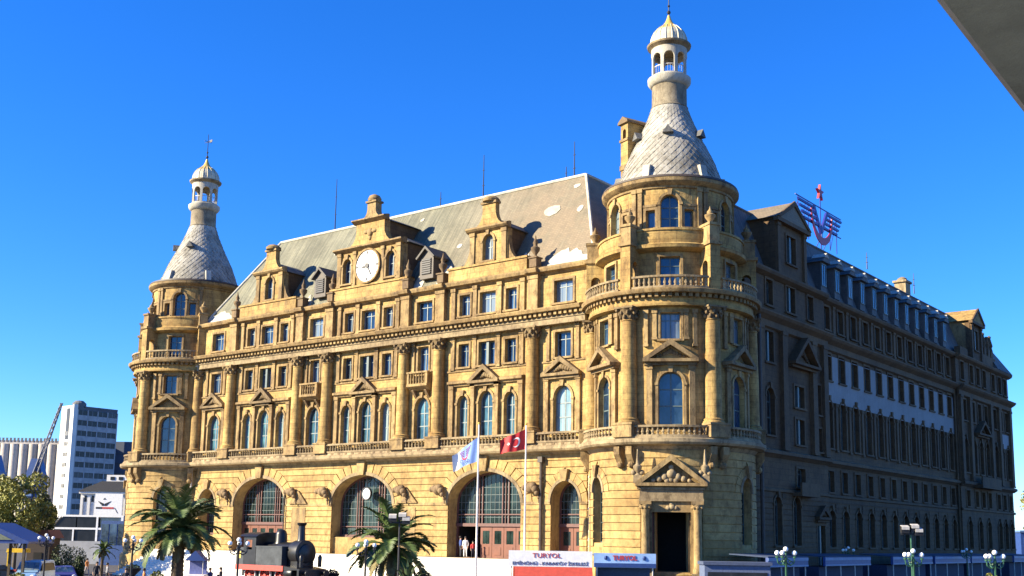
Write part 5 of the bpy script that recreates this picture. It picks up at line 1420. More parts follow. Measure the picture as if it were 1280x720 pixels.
def palm(px, D, h, R, rt, label, nf=46, seed=1):
    r = random.Random(seed); p = spot(px, D)
    t = thing("palm_tree", label, "palm tree", p, 0, "palms before the station")
    prof = [(rt * 1.25, 0), (rt * 1.0, .35)]
    k = 12
    for i in range(k):
        z = .35 + (h - .35) * i / k; rr = rt * (.95 - .1 * (i / k)); prof += [(rr * 1.06, z), (rr * .93, z + (h - .35) / k * .7)]
    prof += [(rt * 1.25, h - .2), (rt * .9, h + .2), (.05, h + .5)]
    link("trunk", MB().lathe(prof, 12).mesh("trunk", 60, M['bark']), t)
    kinds = []
    for e, dr in ((80, 70), (62, 85), (42, 80), (20, 75), (-5, 65), (-35, 40)):
        kinds.append([frond_mesh(R * (1.0 if e > -20 else .75), radians(e + (0, 7, -8)[q]), radians(dr + (0, -12, 16)[q]), seed * 10 + q, M['leaf'] if e > -20 else M['leafdry']) for q in range(3)])
    ga = 0.0
    for i in range(nf):
        ga += 2.39996
        u = i / (nf - 1); kk = min(5, int(u ** .9 * 6)) if i < nf - 4 else 5
        o = link("frond", kinds[kk][i % 3], t, (0, 0, h + .15), ga + r.uniform(-.25, .25)); o.rotation_euler.x = r.uniform(-.12, .12); s = r.uniform(.78, 1.12); o.scale = (s, s, s)
palm(238, 88, 4.3, 4.1, .5, "large spreading palm with thick trunk before the left round tower", 70, 3)
palm(498, 80, 3.3, 3.7, .42, "spreading palm with floodlights beside it before the middle arch", 58, 5)
palm(146, 100, 2.4, 1.35, .14, "small young palm beside the white corner of the steps", 20, 8)

# ---- leafy trees, hedges and shrubs
def leaf_cloud(b, c, rad, n, size, r):
    for _ in range(n):
        while True:
            v = Vector((r.uniform(-1, 1), r.uniform(-1, 1), r.uniform(-1, 1)))
            if v.length < 1 and v.length > r.random() * .9: break
        p = Vector(c) + Vector((v.x * rad[0], v.y * rad[1], v.z * rad[2]))
        a = Vector((r.gauss(0, 1), r.gauss(0, 1), r.gauss(0, .7))).normalized(); q = a.orthogonal().normalized(); q.rotate(Matrix.Rotation(r.uniform(0, 6.28), 3, a))
        s = size * r.uniform(.6, 1.3); w = a.cross(q) * s * .45
        b.add([p - q * s, p + w, p + q * s, p - w], [(0, 1, 2, 3)])
def raw(b, name, mat):
    me = bpy.data.meshes.new(name); me.from_pydata([tuple(v) for v in b.v], [], b.f); me.materials.append(mat); return me
def tree(px, D, h, w, label, mat, seed, n=7500, size=.19, z0=.3, grp=None):
    r = random.Random(seed); p = spot(px, D)
    t = thing("tree", label, "tree", p, 0, grp)
    b = MB().tube((0, 0, 0), (.1, 0, h * .45), .2, .12, 8); c = MB(); tips = []
    for i in range(16):
        a = 2.4 * i + r.uniform(-.4, .4); zz = h * (z0 + .55 * r.random()); rr = w * (.28 + .72 * r.random()) * (1 - .55 * max(0, (zz / h - .5)))
        tip = Vector((rr * cos(a), rr * sin(a), zz + h * .16)); st_ = Vector((.05, 0, h * (.2 + .25 * r.random())))
        mid = st_.lerp(tip, .5) + Vector((0, 0, .3)); b.tube(st_, mid, .075, .05, 5); b.tube(mid, tip, .05, .02, 5); tips.append(tip)
    tips.append(Vector((0, 0, h * .9)))
    for tp in tips: leaf_cloud(c, tp, (w * .36, w * .36, h * .13), n // len(tips), size, r)
    link("trunk", b.mesh("trunk", 50, M['treebark']), t); link("crown", raw(c, "crown", mat), t)
tree(39, 110, 9.3, 2.9, "bushy yellow-green tree in front of the pale silos", M['crown'], 4)
tree(66, 118, 8.0, 1.5, "narrow dark green tree behind the yellow-green one", M['crown2'], 9, 3000)
tree(1292, 190, 13.5, 4.6, "yellow-green tree beyond the far end of the shaded wing", M['crown'], 12, 3500, .3)
def bush(px, D, w, h, label, mat='crown2', seed=1, n=1500, z=0.0, name="shrub", cat="shrub", grp="clipped shrubs"):
    r = random.Random(seed); t = thing(name, label, cat, spot(px, D, z), 0, grp)
    c = MB(); leaf_cloud(c, (0, 0, h * .55), (w / 2, w / 2, h * .5), n, .1, r)
    leaf_cloud(c, (w * .2, 0, h * .4), (w / 2.2, w / 2.2, h * .4), n // 2, .1, r)
    link("foliage", raw(c, "foliage", M[mat]), t); link("stem", MB().tube((0, 0, 0), (0, 0, h * .6), .05, .03, 5).mesh("stem", None, M['treebark']), t)
for px, D, w, h, s, lab in ((96, 112, 2.0, 2.9, 1, "dark rounded hedge shrub left of the car park path, left of a pair"), (113, 112, 2.2, 2.7, 2, "dark rounded hedge shrub below the glass building, right of a pair"), (93, 93, .9, 2.0, 3, "small clipped shrub in the car park, left of two"), (118, 93, .8, 2.2, 4, "small clipped shrub in the car park, right of two"),
                            (8, 82, 1.8, 1.5, 5, "low shrub under the blue-roofed shelter"), (45, 78, 1.4, 1.3, 6, "low light green shrub before the light blue van"), (1225, 58, 1.0, 2.75, 7, "bright green shrub at the foot of the rightmost lamp"),
                            (822, 71, .7, 1.9, 8, "potted shrub left of the portal door"), (866, 71, .7, 2.0, 9, "potted shrub right of the portal door"), (322, 66, 1.2, 1.4, 10, "low shrub in front of the steam engine's wheels"), (214, 74, 1.1, 1.7, 11, "bright shrub beside the big palm's trunk"), (397, 70, 1.2, 1.5, 12, "low shrub by the steam engine's front buffer")):
    bush(px, D, w, h, lab, 'crown' if s in (6, 7, 11, 12, 10) else 'crown2', s, 900)
for px, D, lab in ((425, 80, "dark bowl planter on the white steps left of the middle palm"), (537, 79, "dark bowl planter on the white steps right of the middle palm"), (184, 84, "dark bowl planter behind the lamp near the big palm")):
    t = thing("planter", lab, "planter", spot(px, D), 0, "bowl planters")
    link("bowl", MB().lathe([(.3, 0), (.22, .3), (.14, .9), (.2, 1.1), (.55, 1.45), (.62, 1.6), (.5, 1.62), (.3, 1.5)], 14).mesh("bowl", 40, M['iron']), t)
    c = MB(); leaf_cloud(c, (0, 0, 1.65), (.5, .5, .22), 160, .1, random.Random(3)); link("foliage", raw(c, "foliage", M['crown2']), t)
t = thing("agave_plant", "spiky grey-green agave at the foot of the middle palm", "agave", spot(518, 76), 0)
lf = MB().add([(0, -.09, 0), (0, .09, 0), (.8, .12, 1.0), (1.5, 0, 1.25), (.8, -.12, 1.0), (.8, 0, .93)], [(0, 1, 2, 4), (2, 3, 4), (0, 5, 1), (0, 4, 5), (1, 5, 2), (4, 3, 5), (3, 2, 5)]).mesh("leaf", None, M['crown2'])
for i in range(14):
    o = link("leaf", lf, t, (0, 0, .9), i * 2.4); o.rotation_euler = (0, -.6 + .07 * i, i * 2.4)
link("stem", MB().tube((0, 0, 0), (0, 0, 1.0), .2, .16, 8).mesh("stem", None, M['bark']), t)

# ---- people
def person(pos, rz, label, shirt, trousers, h=1.72, pose='stand', hair=True):
    k = h / 1.75
    V = {'pel': (0, 0, .95), 'wai': (0, 0, 1.1), 'che': (0, -.01, 1.32), 'nec': (0, 0, 1.5), 'hed': (0, -.02, 1.62), 'top': (0, 0, 1.72)}
    st = .10 if pose == 'stand' else .22
    for s, n in ((-1, 'l'), (1, 'r')):
        f = -s * st if pose == 'walk' else 0
        V['hip' + n] = (s * .1, 0, .9); V['kne' + n] = (s * .11, f * .6 - .03, .5); V['ank' + n] = (s * .12, f, .09); V['toe' + n] = (s * .13, f - .17, .04)
        V['sho' + n] = (s * .19, 0, 1.43); V['elb' + n] = (s * .25, .03 + f * -.4, 1.15); V['wri' + n] = (s * .24, -.08 - f * .9, .9); V['han' + n] = (s * .235, -.11 - f * 1.0, .79)
        for q in range(4): V['fin%d%s' % (q, n)] = (s * (.2 + .018 * q), -.13 - f - .012 * q, .72 + .008 * abs(q - 1.5))
        V['thu' + n] = (s * .2, -.16 - f, .8)
    E = [('pel', 'wai'), ('wai', 'che'), ('che', 'nec'), ('nec', 'hed'), ('hed', 'top')]
    for n in 'lr':
        E += [('pel', 'hip' + n), ('hip' + n, 'kne' + n), ('kne' + n, 'ank' + n), ('ank' + n, 'toe' + n), ('che', 'sho' + n), ('sho' + n, 'elb' + n), ('elb' + n, 'wri' + n), ('wri' + n, 'han' + n), ('han' + n, 'thu' + n)] + [('han' + n, 'fin%d%s' % (q, n)) for q in range(4)]
    RD = {'pel': .15, 'wai': .14, 'che': .155, 'nec': .06, 'hed': .095, 'top': .08, 'hip': .1, 'kne': .065, 'ank': .045, 'toe': .035, 'sho': .07, 'elb': .045, 'wri': .03, 'han': .03, 'fin': .009, 'thu': .011}
    names = list(V); me = bpy.data.meshes.new("body")
    me.from_pydata([tuple(c * k for c in V[n]) for n in names], [(names.index(a), names.index(b)) for a, b in E], [])
    o = bpy.data.objects.new("tmp", me); COL.objects.link(o)
    md = o.modifiers.new("s", 'SKIN'); o.modifiers.new("u", 'SUBSURF').levels = 1
    for i, n in enumerate(names):
        rr = RD[n[:3]] * k; sv = me.skin_vertices[0].data[i]; sv.radius = (rr, rr * (.8 if n[:3] in ('pel', 'wai', 'che') else 1)); sv.use_root = n == 'pel'
    bpy.context.view_layer.update()
    bm_ = bpy.data.meshes.new_from_object(o.evaluated_get(bpy.context.evaluated_depsgraph_get())); bpy.data.objects.remove(o)
    for mt in (shirt, trousers, M['skin'], M['rubber']): bm_.materials.append(mt)
    for f in bm_.polygons:
        z, x = f.center.z / k, abs(f.center.x) / k
        f.material_index = 3 if z < .1 else (2 if z > 1.49 or (x > .17 and z < 1.0) else (1 if z < .98 else 0))
    bm_.shade_smooth()
    b = link("person", bm_, None, pos, rz); tag(b, label, "person", "people at the station")
    if hair:
        link("hair", MB().ball((0, .02 * k, 1.7 * k), .115 * k, 12, 8, (1, 1.08, .95)).mesh("hair", 60, M['hair']), b)
    link("face", MB().ball((0, -.115 * k, 1.62 * k), .02 * k, 6, 4, (.8, 1, 1.3)).ball((-.035 * k, -.1 * k, 1.65 * k), .012 * k, 6, 4).ball((.035 * k, -.1 * k, 1.65 * k), .012 * k, 6, 4).mesh("face", 60, M['skin']), b)
dk, navy, wh, rd, pk, org, gy = cloth((.02, .02, .03)), cloth((.03, .06, .22)), cloth((.7, .68, .65)), cloth((.5, .04, .04)), cloth((.6, .15, .25)), cloth((.55, .2, .05)), cloth((.25, .25, .28))
person((11.55, .35, Z_SILL), 2.6, "person in a blue shirt at the open door of the great arch", navy, dk)
person((12.3, .1, Z_SILL), .4, "person in white top at the open door of the great arch", wh, wh, 1.7)
person((12.95, .3, Z_SILL), .9, "shorter person in red beside the open door", rd, dk, 1.35)
for px, D, rz, lab, a, b_, h, ps in ((806, 73, 1.0, "person in a white shirt at the blue ticket kiosk", wh, navy, 1.75, 'stand'), (140, 92, .3, "person in dark clothes beside the small palm, left of two", dk, dk, 1.78, 'walk'), (153, 92, 2.2, "person in dark clothes near the small palm, right of two", gy, dk, 1.72, 'stand'),
        (128, 108, 1.2, "person in an orange top by the hedge", org, gy, 1.68, 'walk'), (198, 80, 2.0, "person in an orange top near the big palm", org, dk, 1.7, 'stand'), (278, 82, .8, "person in navy behind the blue stall", navy, dk, 1.75, 'walk'), (272, 84, -.6, "person in black walking past the blue stall", dk, dk, 1.8, 'walk'), (291, 84, 1.4, "person in dark grey walking towards the steam engine", cloth((.05, .05, .07)), dk, 1.74, 'walk'),
        (288, 76, 2.6, "person in a pink top before the steam engine's rear", pk, dk, 1.5, 'stand'), (176, 78, .2, "person in black near the left lamp", dk, gy, 1.75, 'walk'), (1040, 92, .5, "person in blue clothes near the dark side door", navy, dk, 1.72, 'walk'), (742, 74, 2.0, "person in red between the two ticket kiosks", rd, dk, 1.7, 'stand')):
    person(spot(px, D), YAW + rz, lab, a, b_, h, ps)

# ---- small covered stall left of the engine
t = thing("market_stall", "small stall with a blue cover and white counter under the big palm", "stall", spot(259, 80), YAW, None)
for s in (-1, 1):
    for q in (0, 1): link("post", MB().tube((s * .6, q * .9, 0), (s * .55, q * .9, 2.6), .03).mesh("post", None, M['palepipe']), t)
link("canopy", MB().prism([(-.75, 2.3), (.75, 2.3), (0, 3.0)], -.1, 1.0).mesh("canopy", None, M['blue']), t)
link("counter", MB().box(-.7, .7, -.1, .9, 1.2, 1.35).mesh("counter", None, M['white']), t); link("front", MB().box(-.6, .6, 0, .8, 0, 1.2).mesh("front", None, M['wood']), t)
link("backcloth", MB().box(-.62, .62, .85, .9, 1.35, 2.3).mesh("backcloth", None, cloth((.10, .12, .3))), t)

# ---- steam engine on its plinth
t = thing("steam_engine", "preserved black steam engine with a red running board before the left arch", "steam engine", spot(365, 78), radians(-2)); t.scale = (.93, .93, .93); t.location.z = .24
pl = link("plinth", MB().box(-4.3, 4.6, -1.5, 1.5, -.255, .55).mesh("plinth", None, M['pale']), t)
link("rail", MB().box(-4.2, 4.5, -.82, -.7, .552, .68).box(-4.2, 4.5, .7, .82, .552, .68).mesh("rail", None, M['iron']), t, kind="stuff")
ZB = 1.95
link("running_board", MB().box(-3.9, 1.7, -1.3, 1.3, ZB - .28, ZB + .1).mesh("rb", None, M['red']), t)
link("frame", MB().box(-3.9, 3.6, -.65, .65, 1.2, ZB - .29).mesh("frame", None, M['locoblack']), t)
def xl(b, prof, n, y, z):
    q = MB().lathe(prof, n); b.add([(v[2], y + v[0], z + v[1]) for v in q.v], q.f); return b
link("boiler", xl(MB(), [(.78, -1.7), (.78, 1.6)], 24, 0, 2.95).mesh("boiler", 40, M['locoblack']), t)
tk = link("side_tank", MB().box(-1.5, 1.5, -1.28, -.72, ZB + .1, 3.35).mesh("tank", None, M['locogrey']), t)
link("tank_rim", MB().box(-1.53, 1.53, -1.31, -.7, 3.351, 3.43).mesh("tr", None, M['locogrey']), tk)
rv = MB()
for i in range(12):
    for z in (2.12, 3.25): rv.ball((-1.4 + i * .254, -1.285, z), .025, 5, 4)
link("rivet", rv.mesh("rivets", None, M['locogrey']), tk, kind="stuff")
link("side_tank", MB().box(-1.5, 1.5, .72, 1.28, ZB + .1, 3.35).mesh("tank", None, M['locogrey']), t)
sm = link("smokebox", xl(MB(), [(.92, 1.62), (.94, 1.7), (.94, 2.6), (.88, 2.66)], 26, 0, 2.95).mesh("smokebox", 40, M['locoblack']), t)
link("smokebox_door", xl(MB(), [(.7, 2.66), (.66, 2.76), (.3, 2.86), (.01, 2.88)], 22, 0, 2.95).mesh("door", 40, M['locoblack']), sm)
link("smokebox_saddle", MB().box(1.62, 2.6, -.75, .75, ZB - .25, 2.4).mesh("saddle", None, M['locoblack']), t)
link("chimney", MB().lathe([(.34, 3.75), (.27, 3.95), (.24, 4.9), (.34, 5.0), (.36, 5.12), (.26, 5.14)], 16, (2.05, 0)).mesh("chimney", 40, M['locoblack']), t)
link("dome", MB().lathe([(.5, 3.6), (.44, 3.75), (.42, 4.3), (.34, 4.52), (.15, 4.64), (.01, 4.66)], 18, (-.25, 0)).mesh("dome", 40, M['locoblack']), t)
cab = link("cab", bm_mesh(panel_bm([(-3.0, ZB + .1), (-1.55, ZB + .1), (-1.55, 4.1), (-3.0, 4.1)], [[(-2.65, 3.15), (-2.0, 3.15), (-2.0, 3.85), (-2.65, 3.85)]], -1.28, -1.22), "cab", M['locoblack']), t)
link("cab_wall", MB().box(-3.0, -1.55, 1.22, 1.28, ZB + .1, 4.1).box(-1.6, -1.55, -1.21, 1.21, ZB + .1, 4.1).box(-3.0, -2.95, -1.21, 1.21, ZB + .1, 3.3).mesh("cw", None, M['locoblack']), cab)
link("cab_roof", MB().prism_x([(-1.45, 4.1), (1.45, 4.1), (1.2, 4.26), (.6, 4.38), (0, 4.42), (-.6, 4.38), (-1.2, 4.26)], -3.35, -1.3).mesh("roof", 40, M['locoblack']), cab)
bk = link("bunker", MB().box(-3.9, -3.01, -1.25, 1.25, ZB + .1, 3.3).mesh("bunker", None, M['locogrey']), t)
link("number_plate", MB().box(-3.6, -3.3, -1.275, -1.251, 2.5, 3.0).mesh("plate", None, M['gold']), bk)
wm = MB(); 
q = MB().lathe([(.55, -.06), (.6, -.06), (.6, .06), (.55, .06), (.47, .05), (.47, -.05)], 26, caps=False); wm.add([(v[0], v[2], v[1]) for v in q.v], q.f)
for i in range(10):
    a = 2 * pi * i / 10; wm.tube((.1 * cos(a), 0, .1 * sin(a)), (.49 * cos(a), 0, .49 * sin(a)), .03, .025, 4)
q = MB().lathe([(.13, -.09), (.13, .09)], 12); wm.add([(v[0], v[2], v[1]) for v in q.v], q.f)
wm = wm.mesh("wheel", 40, M['red'])
ty = MB().lathe([(.6, -.07), (.64, -.07), (.64, .07), (.6, .07)], 26, caps=False); ty = MB().add([(v[0], v[2], v[1]) for v in ty.v], ty.f).mesh("tyre", 40, M['white'])
for x in (-2.7, -.9, .9):
    for y in (-.78, .78): o = link("wheel", wm, t, (x, y, 1.3)); link("tyre", ty, o)
link("coupling_rod", MB().box(-2.8, 1.0, -.93, -.88, 1.12, 1.22).mesh("rod", None, M['chrome']), t)
cy_ = link("cylinder", xl(MB(), [(.32, 1.75), (.36, 1.8), (.36, 2.6), (.32, 2.65)], 16, -.95, 1.55).mesh("cyl", 40, M['locoblack']), t)
link("buffer_beam", MB().box(3.3, 3.5, -1.3, 1.3, 1.35, 1.8).mesh("bb", None, M['locoblack']), t)
link("front_platform", MB().prism_x([(0, 0)] * 3, 0, 0).mesh("x") if False else MB().add([(1.7, -1.25, ZB + .1), (1.7, 1.25, ZB + .1), (3.5, 1.25, 1.85), (3.5, -1.25, 1.85), (1.7, -1.25, ZB - .2), (1.7, 1.25, ZB - .2), (3.5, 1.25, 1.8), (3.5, -1.25, 1.8)], [(0, 3, 2, 1), (4, 5, 6, 7), (0, 4, 7, 3), (1, 2, 6, 5), (3, 7, 6, 2), (0, 1, 5, 4)]).mesh("fp", None, M['locoblack']), t)
for y in (-.85, .85):
    b = xl(MB(), [(.1, 3.5), (.1, 3.9), (.24, 3.92), (.24, 3.98)], 14, y, 1.58); link("buffer", b.mesh("buffer", 40, M['locoblack']), t)
    b = MB().box(3.1, 3.25, y - .12, y + .12, 2.0, 2.4).lathe([(.14, 2.4), (.16, 2.7), (.08, 2.85), (.02, 2.9)], 10, (3.18, y)); link("headlamp", b.mesh("lamp", 40, M['locoblack']), t)

# ---- cars
def car(px, D, rz, label, paint, kind='car', s=1.0):
    t = thing("parked_car" if kind == 'car' else "parked_van", label, kind, spot(px, D), rz, "parked vehicles")
    if kind == 'car': prof = [(-2.1, .35), (2.1, .35), (2.15, .6), (2.05, .82), (1.1, .95), (.55, 1.42), (-.9, 1.45), (-1.6, 1.0), (-2.1, .92), (-2.15, .6)]; W_ = .86
    else: prof = [(-2.4, .4), (2.2, .4), (2.3, .8), (2.15, 1.1), (1.45, 1.25), (.9, 1.95), (-2.3, 2.0), (-2.4, 1.6)]; W_ = .95
    bm = bmesh.new(); pts = prof
    for v in (-W_, W_): pass
    me = MB().prism(pts, -W_, W_).mesh("body"); bm.from_mesh(me)
    for v in bm.verts:
        if v.co.z > 1.1: v.co.y *= .84
    bmesh.ops.bevel(bm, geom=[e for e in bm.edges if not e.is_boundary], offset=.07, segments=2, affect='EDGES', clamp_overlap=True)
    bm.to_mesh(me); bm.free(); me.shade_smooth(); me.set_sharp_from_angle(angle=radians(40)); me.materials.append(paint)
    link("body", me, t)
    if kind == 'car': ws = [((1.02, .98), (.6, 1.36)), ((-1.5, 1.06), (-.95, 1.38))]; side = [(-1.35, 1.0), (.85, .98), (.45, 1.35), (-.85, 1.37)]
    else: ws = [((1.4, 1.3), (.98, 1.86)), ((-2.36, 1.2), (-2.32, 1.85))]; side = [(-2.1, 1.25), (1.2, 1.25), (.8, 1.8), (-2.1, 1.82)]
    for i, ((x0, z0), (x1, z1)) in enumerate(ws):
        n = Vector((z1 - z0, 0, x0 - x1)).normalized() * (.03 if i == 0 else -.03)
        if i and kind != 'car': n = Vector((-.03, 0, 0))
        if n.z < 0: n = -n
        w0, w1 = W_ * .8, W_ * .7
        v0 = [Vector((x0, -w0, z0)), Vector((x0, w0, z0)), Vector((x1, w1, z1)), Vector((x1, -w1, z1))]
        link("windscreen" if i == 0 else "rear_window", MB().add([p + n for p in v0] + [p - n for p in v0], [(0, 1, 2, 3), (7, 6, 5, 4), (0, 4, 5, 1), (1, 5, 6, 2), (2, 6, 7, 3), (3, 7, 4, 0)]).mesh("glass", None, M['glass']), t)
    for q in (-1, 1):
        vs = [(x, q * (W_ * (1.0 - .16 * ((z - .98) / .4 if kind == 'car' else (z - 1.2) / .6)) + .004), z) for x, z in side]
        link("side_window", MB().add(vs + [(a, b - q * .05, c) for a, b, c in vs], [(0, 1, 2, 3), (7, 6, 5, 4), (0, 4, 5, 1), (1, 5, 6, 2), (2, 6, 7, 3), (3, 7, 4, 0)]).mesh("sw", None, M['darkglass']), t)
        link("headlight", MB().ball((2.08 if kind == 'car' else 2.22, q * .6, .72 if kind == 'car' else .9), .14, 10, 6, (.5, 1.3, .8)).mesh("hl", 50, M['globe']), t)
        link("rear_light", MB().ball((-2.12 if kind == 'car' else -2.4, q * .65, .78), .11, 8, 5, (.4, 1.2, .8)).mesh("rl", 50, M['red']), t)
        for x in (1.35, -1.3):
            wq = MB().lathe([(.2, -.1), (.31, -.1), (.33, -.05), (.33, .05), (.31, .1), (.2, .1)], 18); o = link("wheel", MB().add([(v[0], v[2], v[1]) for v in wq.v], wq.f).mesh("tyre", 40, M['rubber']), t, (x, q * (W_ - .08), .33))
            wq = MB().lathe([(.2, -.11), (.05, -.12), (.05, .12), (.2, .11)], 12); link("hub", MB().add([(v[0], v[2], v[1]) for v in wq.v], wq.f).mesh("hub", 40, M['chrome']), o)
    link("number_plate", MB().box(2.14 if kind == 'car' else 2.28, 2.18 if kind == 'car' else 2.32, -.25, .25, .5, .62).mesh("np", None, M['white']), t)
P = lambda c: plain("car_paint", c, 0.3, 0.2, var=0.08)
car(64, 86, YAW - pi / 2 + .1, "light blue van facing the camera in the car park", P((.25, .42, .62)), 'van')
car(99, 92, YAW - pi / 2 + .5, "purple-blue car beside the light blue van", P((.06, .06, .22)))
car(22, 92, YAW + .2, "dark car under the blue-roofed shelter", P((.03, .03, .035)))
car(1151, 103, YAW + .1, "bright blue car before the shaded wing, left of the two dark cars", P((.04, .12, .6)))
car(1178, 104, YAW + .1, "dark blue car before the shaded wing, middle of three", P((.04, .05, .2)))
car(1205, 105, YAW + .1, "dark violet car before the shaded wing, right of three", P((.06, .04, .14)))

# ---- shelter with blue roof, yellow cart, brown hut
t = thing("garden_shelter", "open shelter with a steep blue roof at the car park edge", "shelter", spot(3, 84), YAW)
link("roof", MB().prism([(-3.2, 3.25), (3.2, 3.25), (3.2, 3.4), (.6, 4.5), (0, 4.75), (-.6, 4.5), (-3.2, 3.4)], -.2, 4.5).mesh("roof", None, M['blue']), t)
link("gable_panel", MB().prism([(-2.2, 3.5), (2.0, 3.5), (.3, 4.3), (-.3, 4.3)], -.26, -.2).mesh("gp", None, cloth((.16, .18, .12))), t)
for x in (-2.8, 0, 2.8):
    for y in (.1, 4.2): link("post", MB().box(x - .09, x + .09, y - .09, y + .09, 0, 3.25).mesh("post", None, M['treebark']), t)
link("bench", MB().box(-2.5, 2.5, 3.5, 4.0, .1, .5).mesh("bench", None, M['wood']), t)
t = thing("vending_cart", "yellow-topped vending cart beside the blue-roofed shelter", "cart", spot(43, 92), YAW)
link("canopy", MB().prism([(-.75, 2.45), (.75, 2.45), (.7, 2.75), (-.7, 2.75)], -.5, .6).mesh("canopy", None, cloth((.8, .5, .02))), t)
link("post", MB().box(-.68, -.55, -.4, -.3, .8, 2.45).mesh("post", None, cloth((.8, .5, .02))), t); link("post", MB().box(.6, .66, -.4, -.34, .8, 2.45).mesh("post", None, M['iron']), t)
link("box", MB().box(-.7, .7, -.4, .5, .35, 1.1).mesh("box", None, M['awning_red']), t)
for x in (-.45, .45): link("wheel", xl(MB(), [(.3, -.04), (.3, .04)], 14, 0, 0).mesh("wheel", None, M['rubber']), t, (x, -.45, .32), pi / 2)
t = thing("brown_hut", "brown-roofed hut between the tree and the glass building", "hut", spot(67, 112), YAW)
link("wall", MB().box(-1.1, 1.1, 0, 2.5, 0, 3.5).mesh("wall", None, cloth((.05, .035, .03))), t); link("roof", MB().prism([(-1.4, 3.5), (1.4, 3.5), (.9, 4.3), (-.9, 4.3)], -.3, 2.8).mesh("roof", None, cloth((.16, .07, .05))), t)
link("door", MB().box(-.4, .4, -.05, .02, .05, 2.1).mesh("door", None, M['black']), t)
# ================================================================== ROOF SIGN AND MASTS
M['neonblue'] = plain("blue_sign_bar", (0.02, 0.025, 0.22), 0.45, var=0.15)
M['neonred'] = plain("red_sign_metal", (0.36, 0.012, 0.02), 0.45, var=0.15)
t = thing("roof_sign", "rooftop emblem of blue wings, red crescent and red star on a scaffold", "sign", (SX - 3.2, 30.9, 0), pi / 2)
wb = MB()
for s in (-1, 1):
    for k in range(4):
        z = 36.75 - k * .52; tip = 5.3 - .4 * k; inn = 1.75 - .42 * k
        b = MB().prism([(s * inn, z), (s * tip, z + .0), (s * (tip - .12), z - .22), (s * (inn - .17), z - .22)][:: s], -.08, .08); link("wing_bar", b.mesh("bar", None, M['neonblue']), t)
    b = MB().prism([(s * 1.85, 36.8), (s * 1.35, 36.8), (s * .02, 34.75), (s * .02, 34.1)][:: -s], -.1, .1); link("wing_edge", b.mesh("edge", None, M['neonblue']), t)
link("centre_post", MB().box(-.12, .12, -.12, -.08, 33.9, 35.2).tube((0, 0, 32.8), (0, 0, 38.3), .06).mesh("cp", None, M['neonblue']), t)
n = 20; A = []; B = []
for i in range(n + 1):
    a = radians(180 + 180 * i / n); A.append((2.6 * cos(a), 36.3 + 3.15 * sin(a))); B.append((2.38 * cos(a), 36.5 + 2.6 * sin(a)))
link("crescent", bm_mesh(panel_bm(A + list(reversed(B)), [], -.2, -.11), "crescent", M['neonred']), t)
sp = [((.85 if i % 2 == 0 else .3) * sin(2 * pi * i / 10), 38.5 + (.85 if i % 2 == 0 else .32) * cos(2 * pi * i / 10)) for i in range(10)]
link("star", MB().prism(list(reversed(sp)), -.12, .12).mesh("star", None, M['neonred']), t)
fr = MB().box(-5.5, 5.5, .1, .18, 37.0, 37.09).box(-5.4, 5.4, .1, .18, 35.0, 35.08)
for x in (-4.9, -2.6, 2.6, 4.3): fr.tube((x, .15, 33.2), (x, .15, 37.05), .045, n=5); fr.tube((x, 1.9, 33.2), (x, .2, 36.4), .04, n=5)
for x in (-4.9, 2.6): fr.tube((x, .15, 33.2), (x + 1.8, .15, 36.9), .035, n=5)
link("scaffold", fr.mesh("scaffold", None, M['neonblue']), t)
for x, y, z1, lab in ((-13.9, 8, 42.3, "tall roof mast behind the left gable, leftmost mast"), (6.8, 8, 40.8, "tall roof mast left of the right-hand gable"), (17.5, 8, 39.9, "tall roof mast nearest to the big round tower"), (16.6, 8, 37.7, "short roof rod beside the mast nearest the big tower"), (1.3, 8, 38.1, "short roof rod behind the clock gable"), (31.6, 41.5, 34.6, "small rod on the side roof right of the winged sign"), (31.6, 56, 35.2, "thin rod on the side roof beyond the chimney")):
    zb = 35.7 if y == 8 else 32.8
    t = thing("roof_mast", lab, "mast", (x, y, zb), 0, "masts on the roof")
    link("pole", MB().tube((0, 0, 0), (0, 0, z1 - zb), .07, .03, 6).mesh("pole", None, M['neonblue'] if False else M['iron']), t)
    link("crossbar", MB().tube((-.15, 0, (z1 - zb) * .4), (.15, 0, (z1 - zb) * .4), .03, n=5).tube((-.12, 0, (z1 - zb) * .7), (.12, 0, (z1 - zb) * .7), .03, n=5).mesh("cb", None, M['iron']), t)

# ================================================================== FAR LEFT BACKDROP
M['silo'] = stone("pale_concrete", (0.62, 0.56, 0.50), (0.50, 0.45, 0.40), stain=.3, var=.25)
M['block'] = plain("white_render", (0.70, 0.68, 0.63), 0.8, var=0.12, scale=.2)
M['blockgrey'] = plain("grey_cladding", (0.12, 0.125, 0.135), 0.8, var=0.25, scale=.3)
M['band'] = plain("grey_blue_spandrel", (0.36, 0.36, 0.36), 0.7, var=0.25, scale=.5)
M['crane'] = plain("blue_crane_paint", (0.05, 0.10, 0.26), 0.5, var=.3)
M['cranegrey'] = plain("grey_crane_lattice", (0.14, 0.14, 0.16), 0.6)
def root(name, lab, cat, px, D, rz=0.0): return thing(name, lab, cat, spot(px, D), rz)
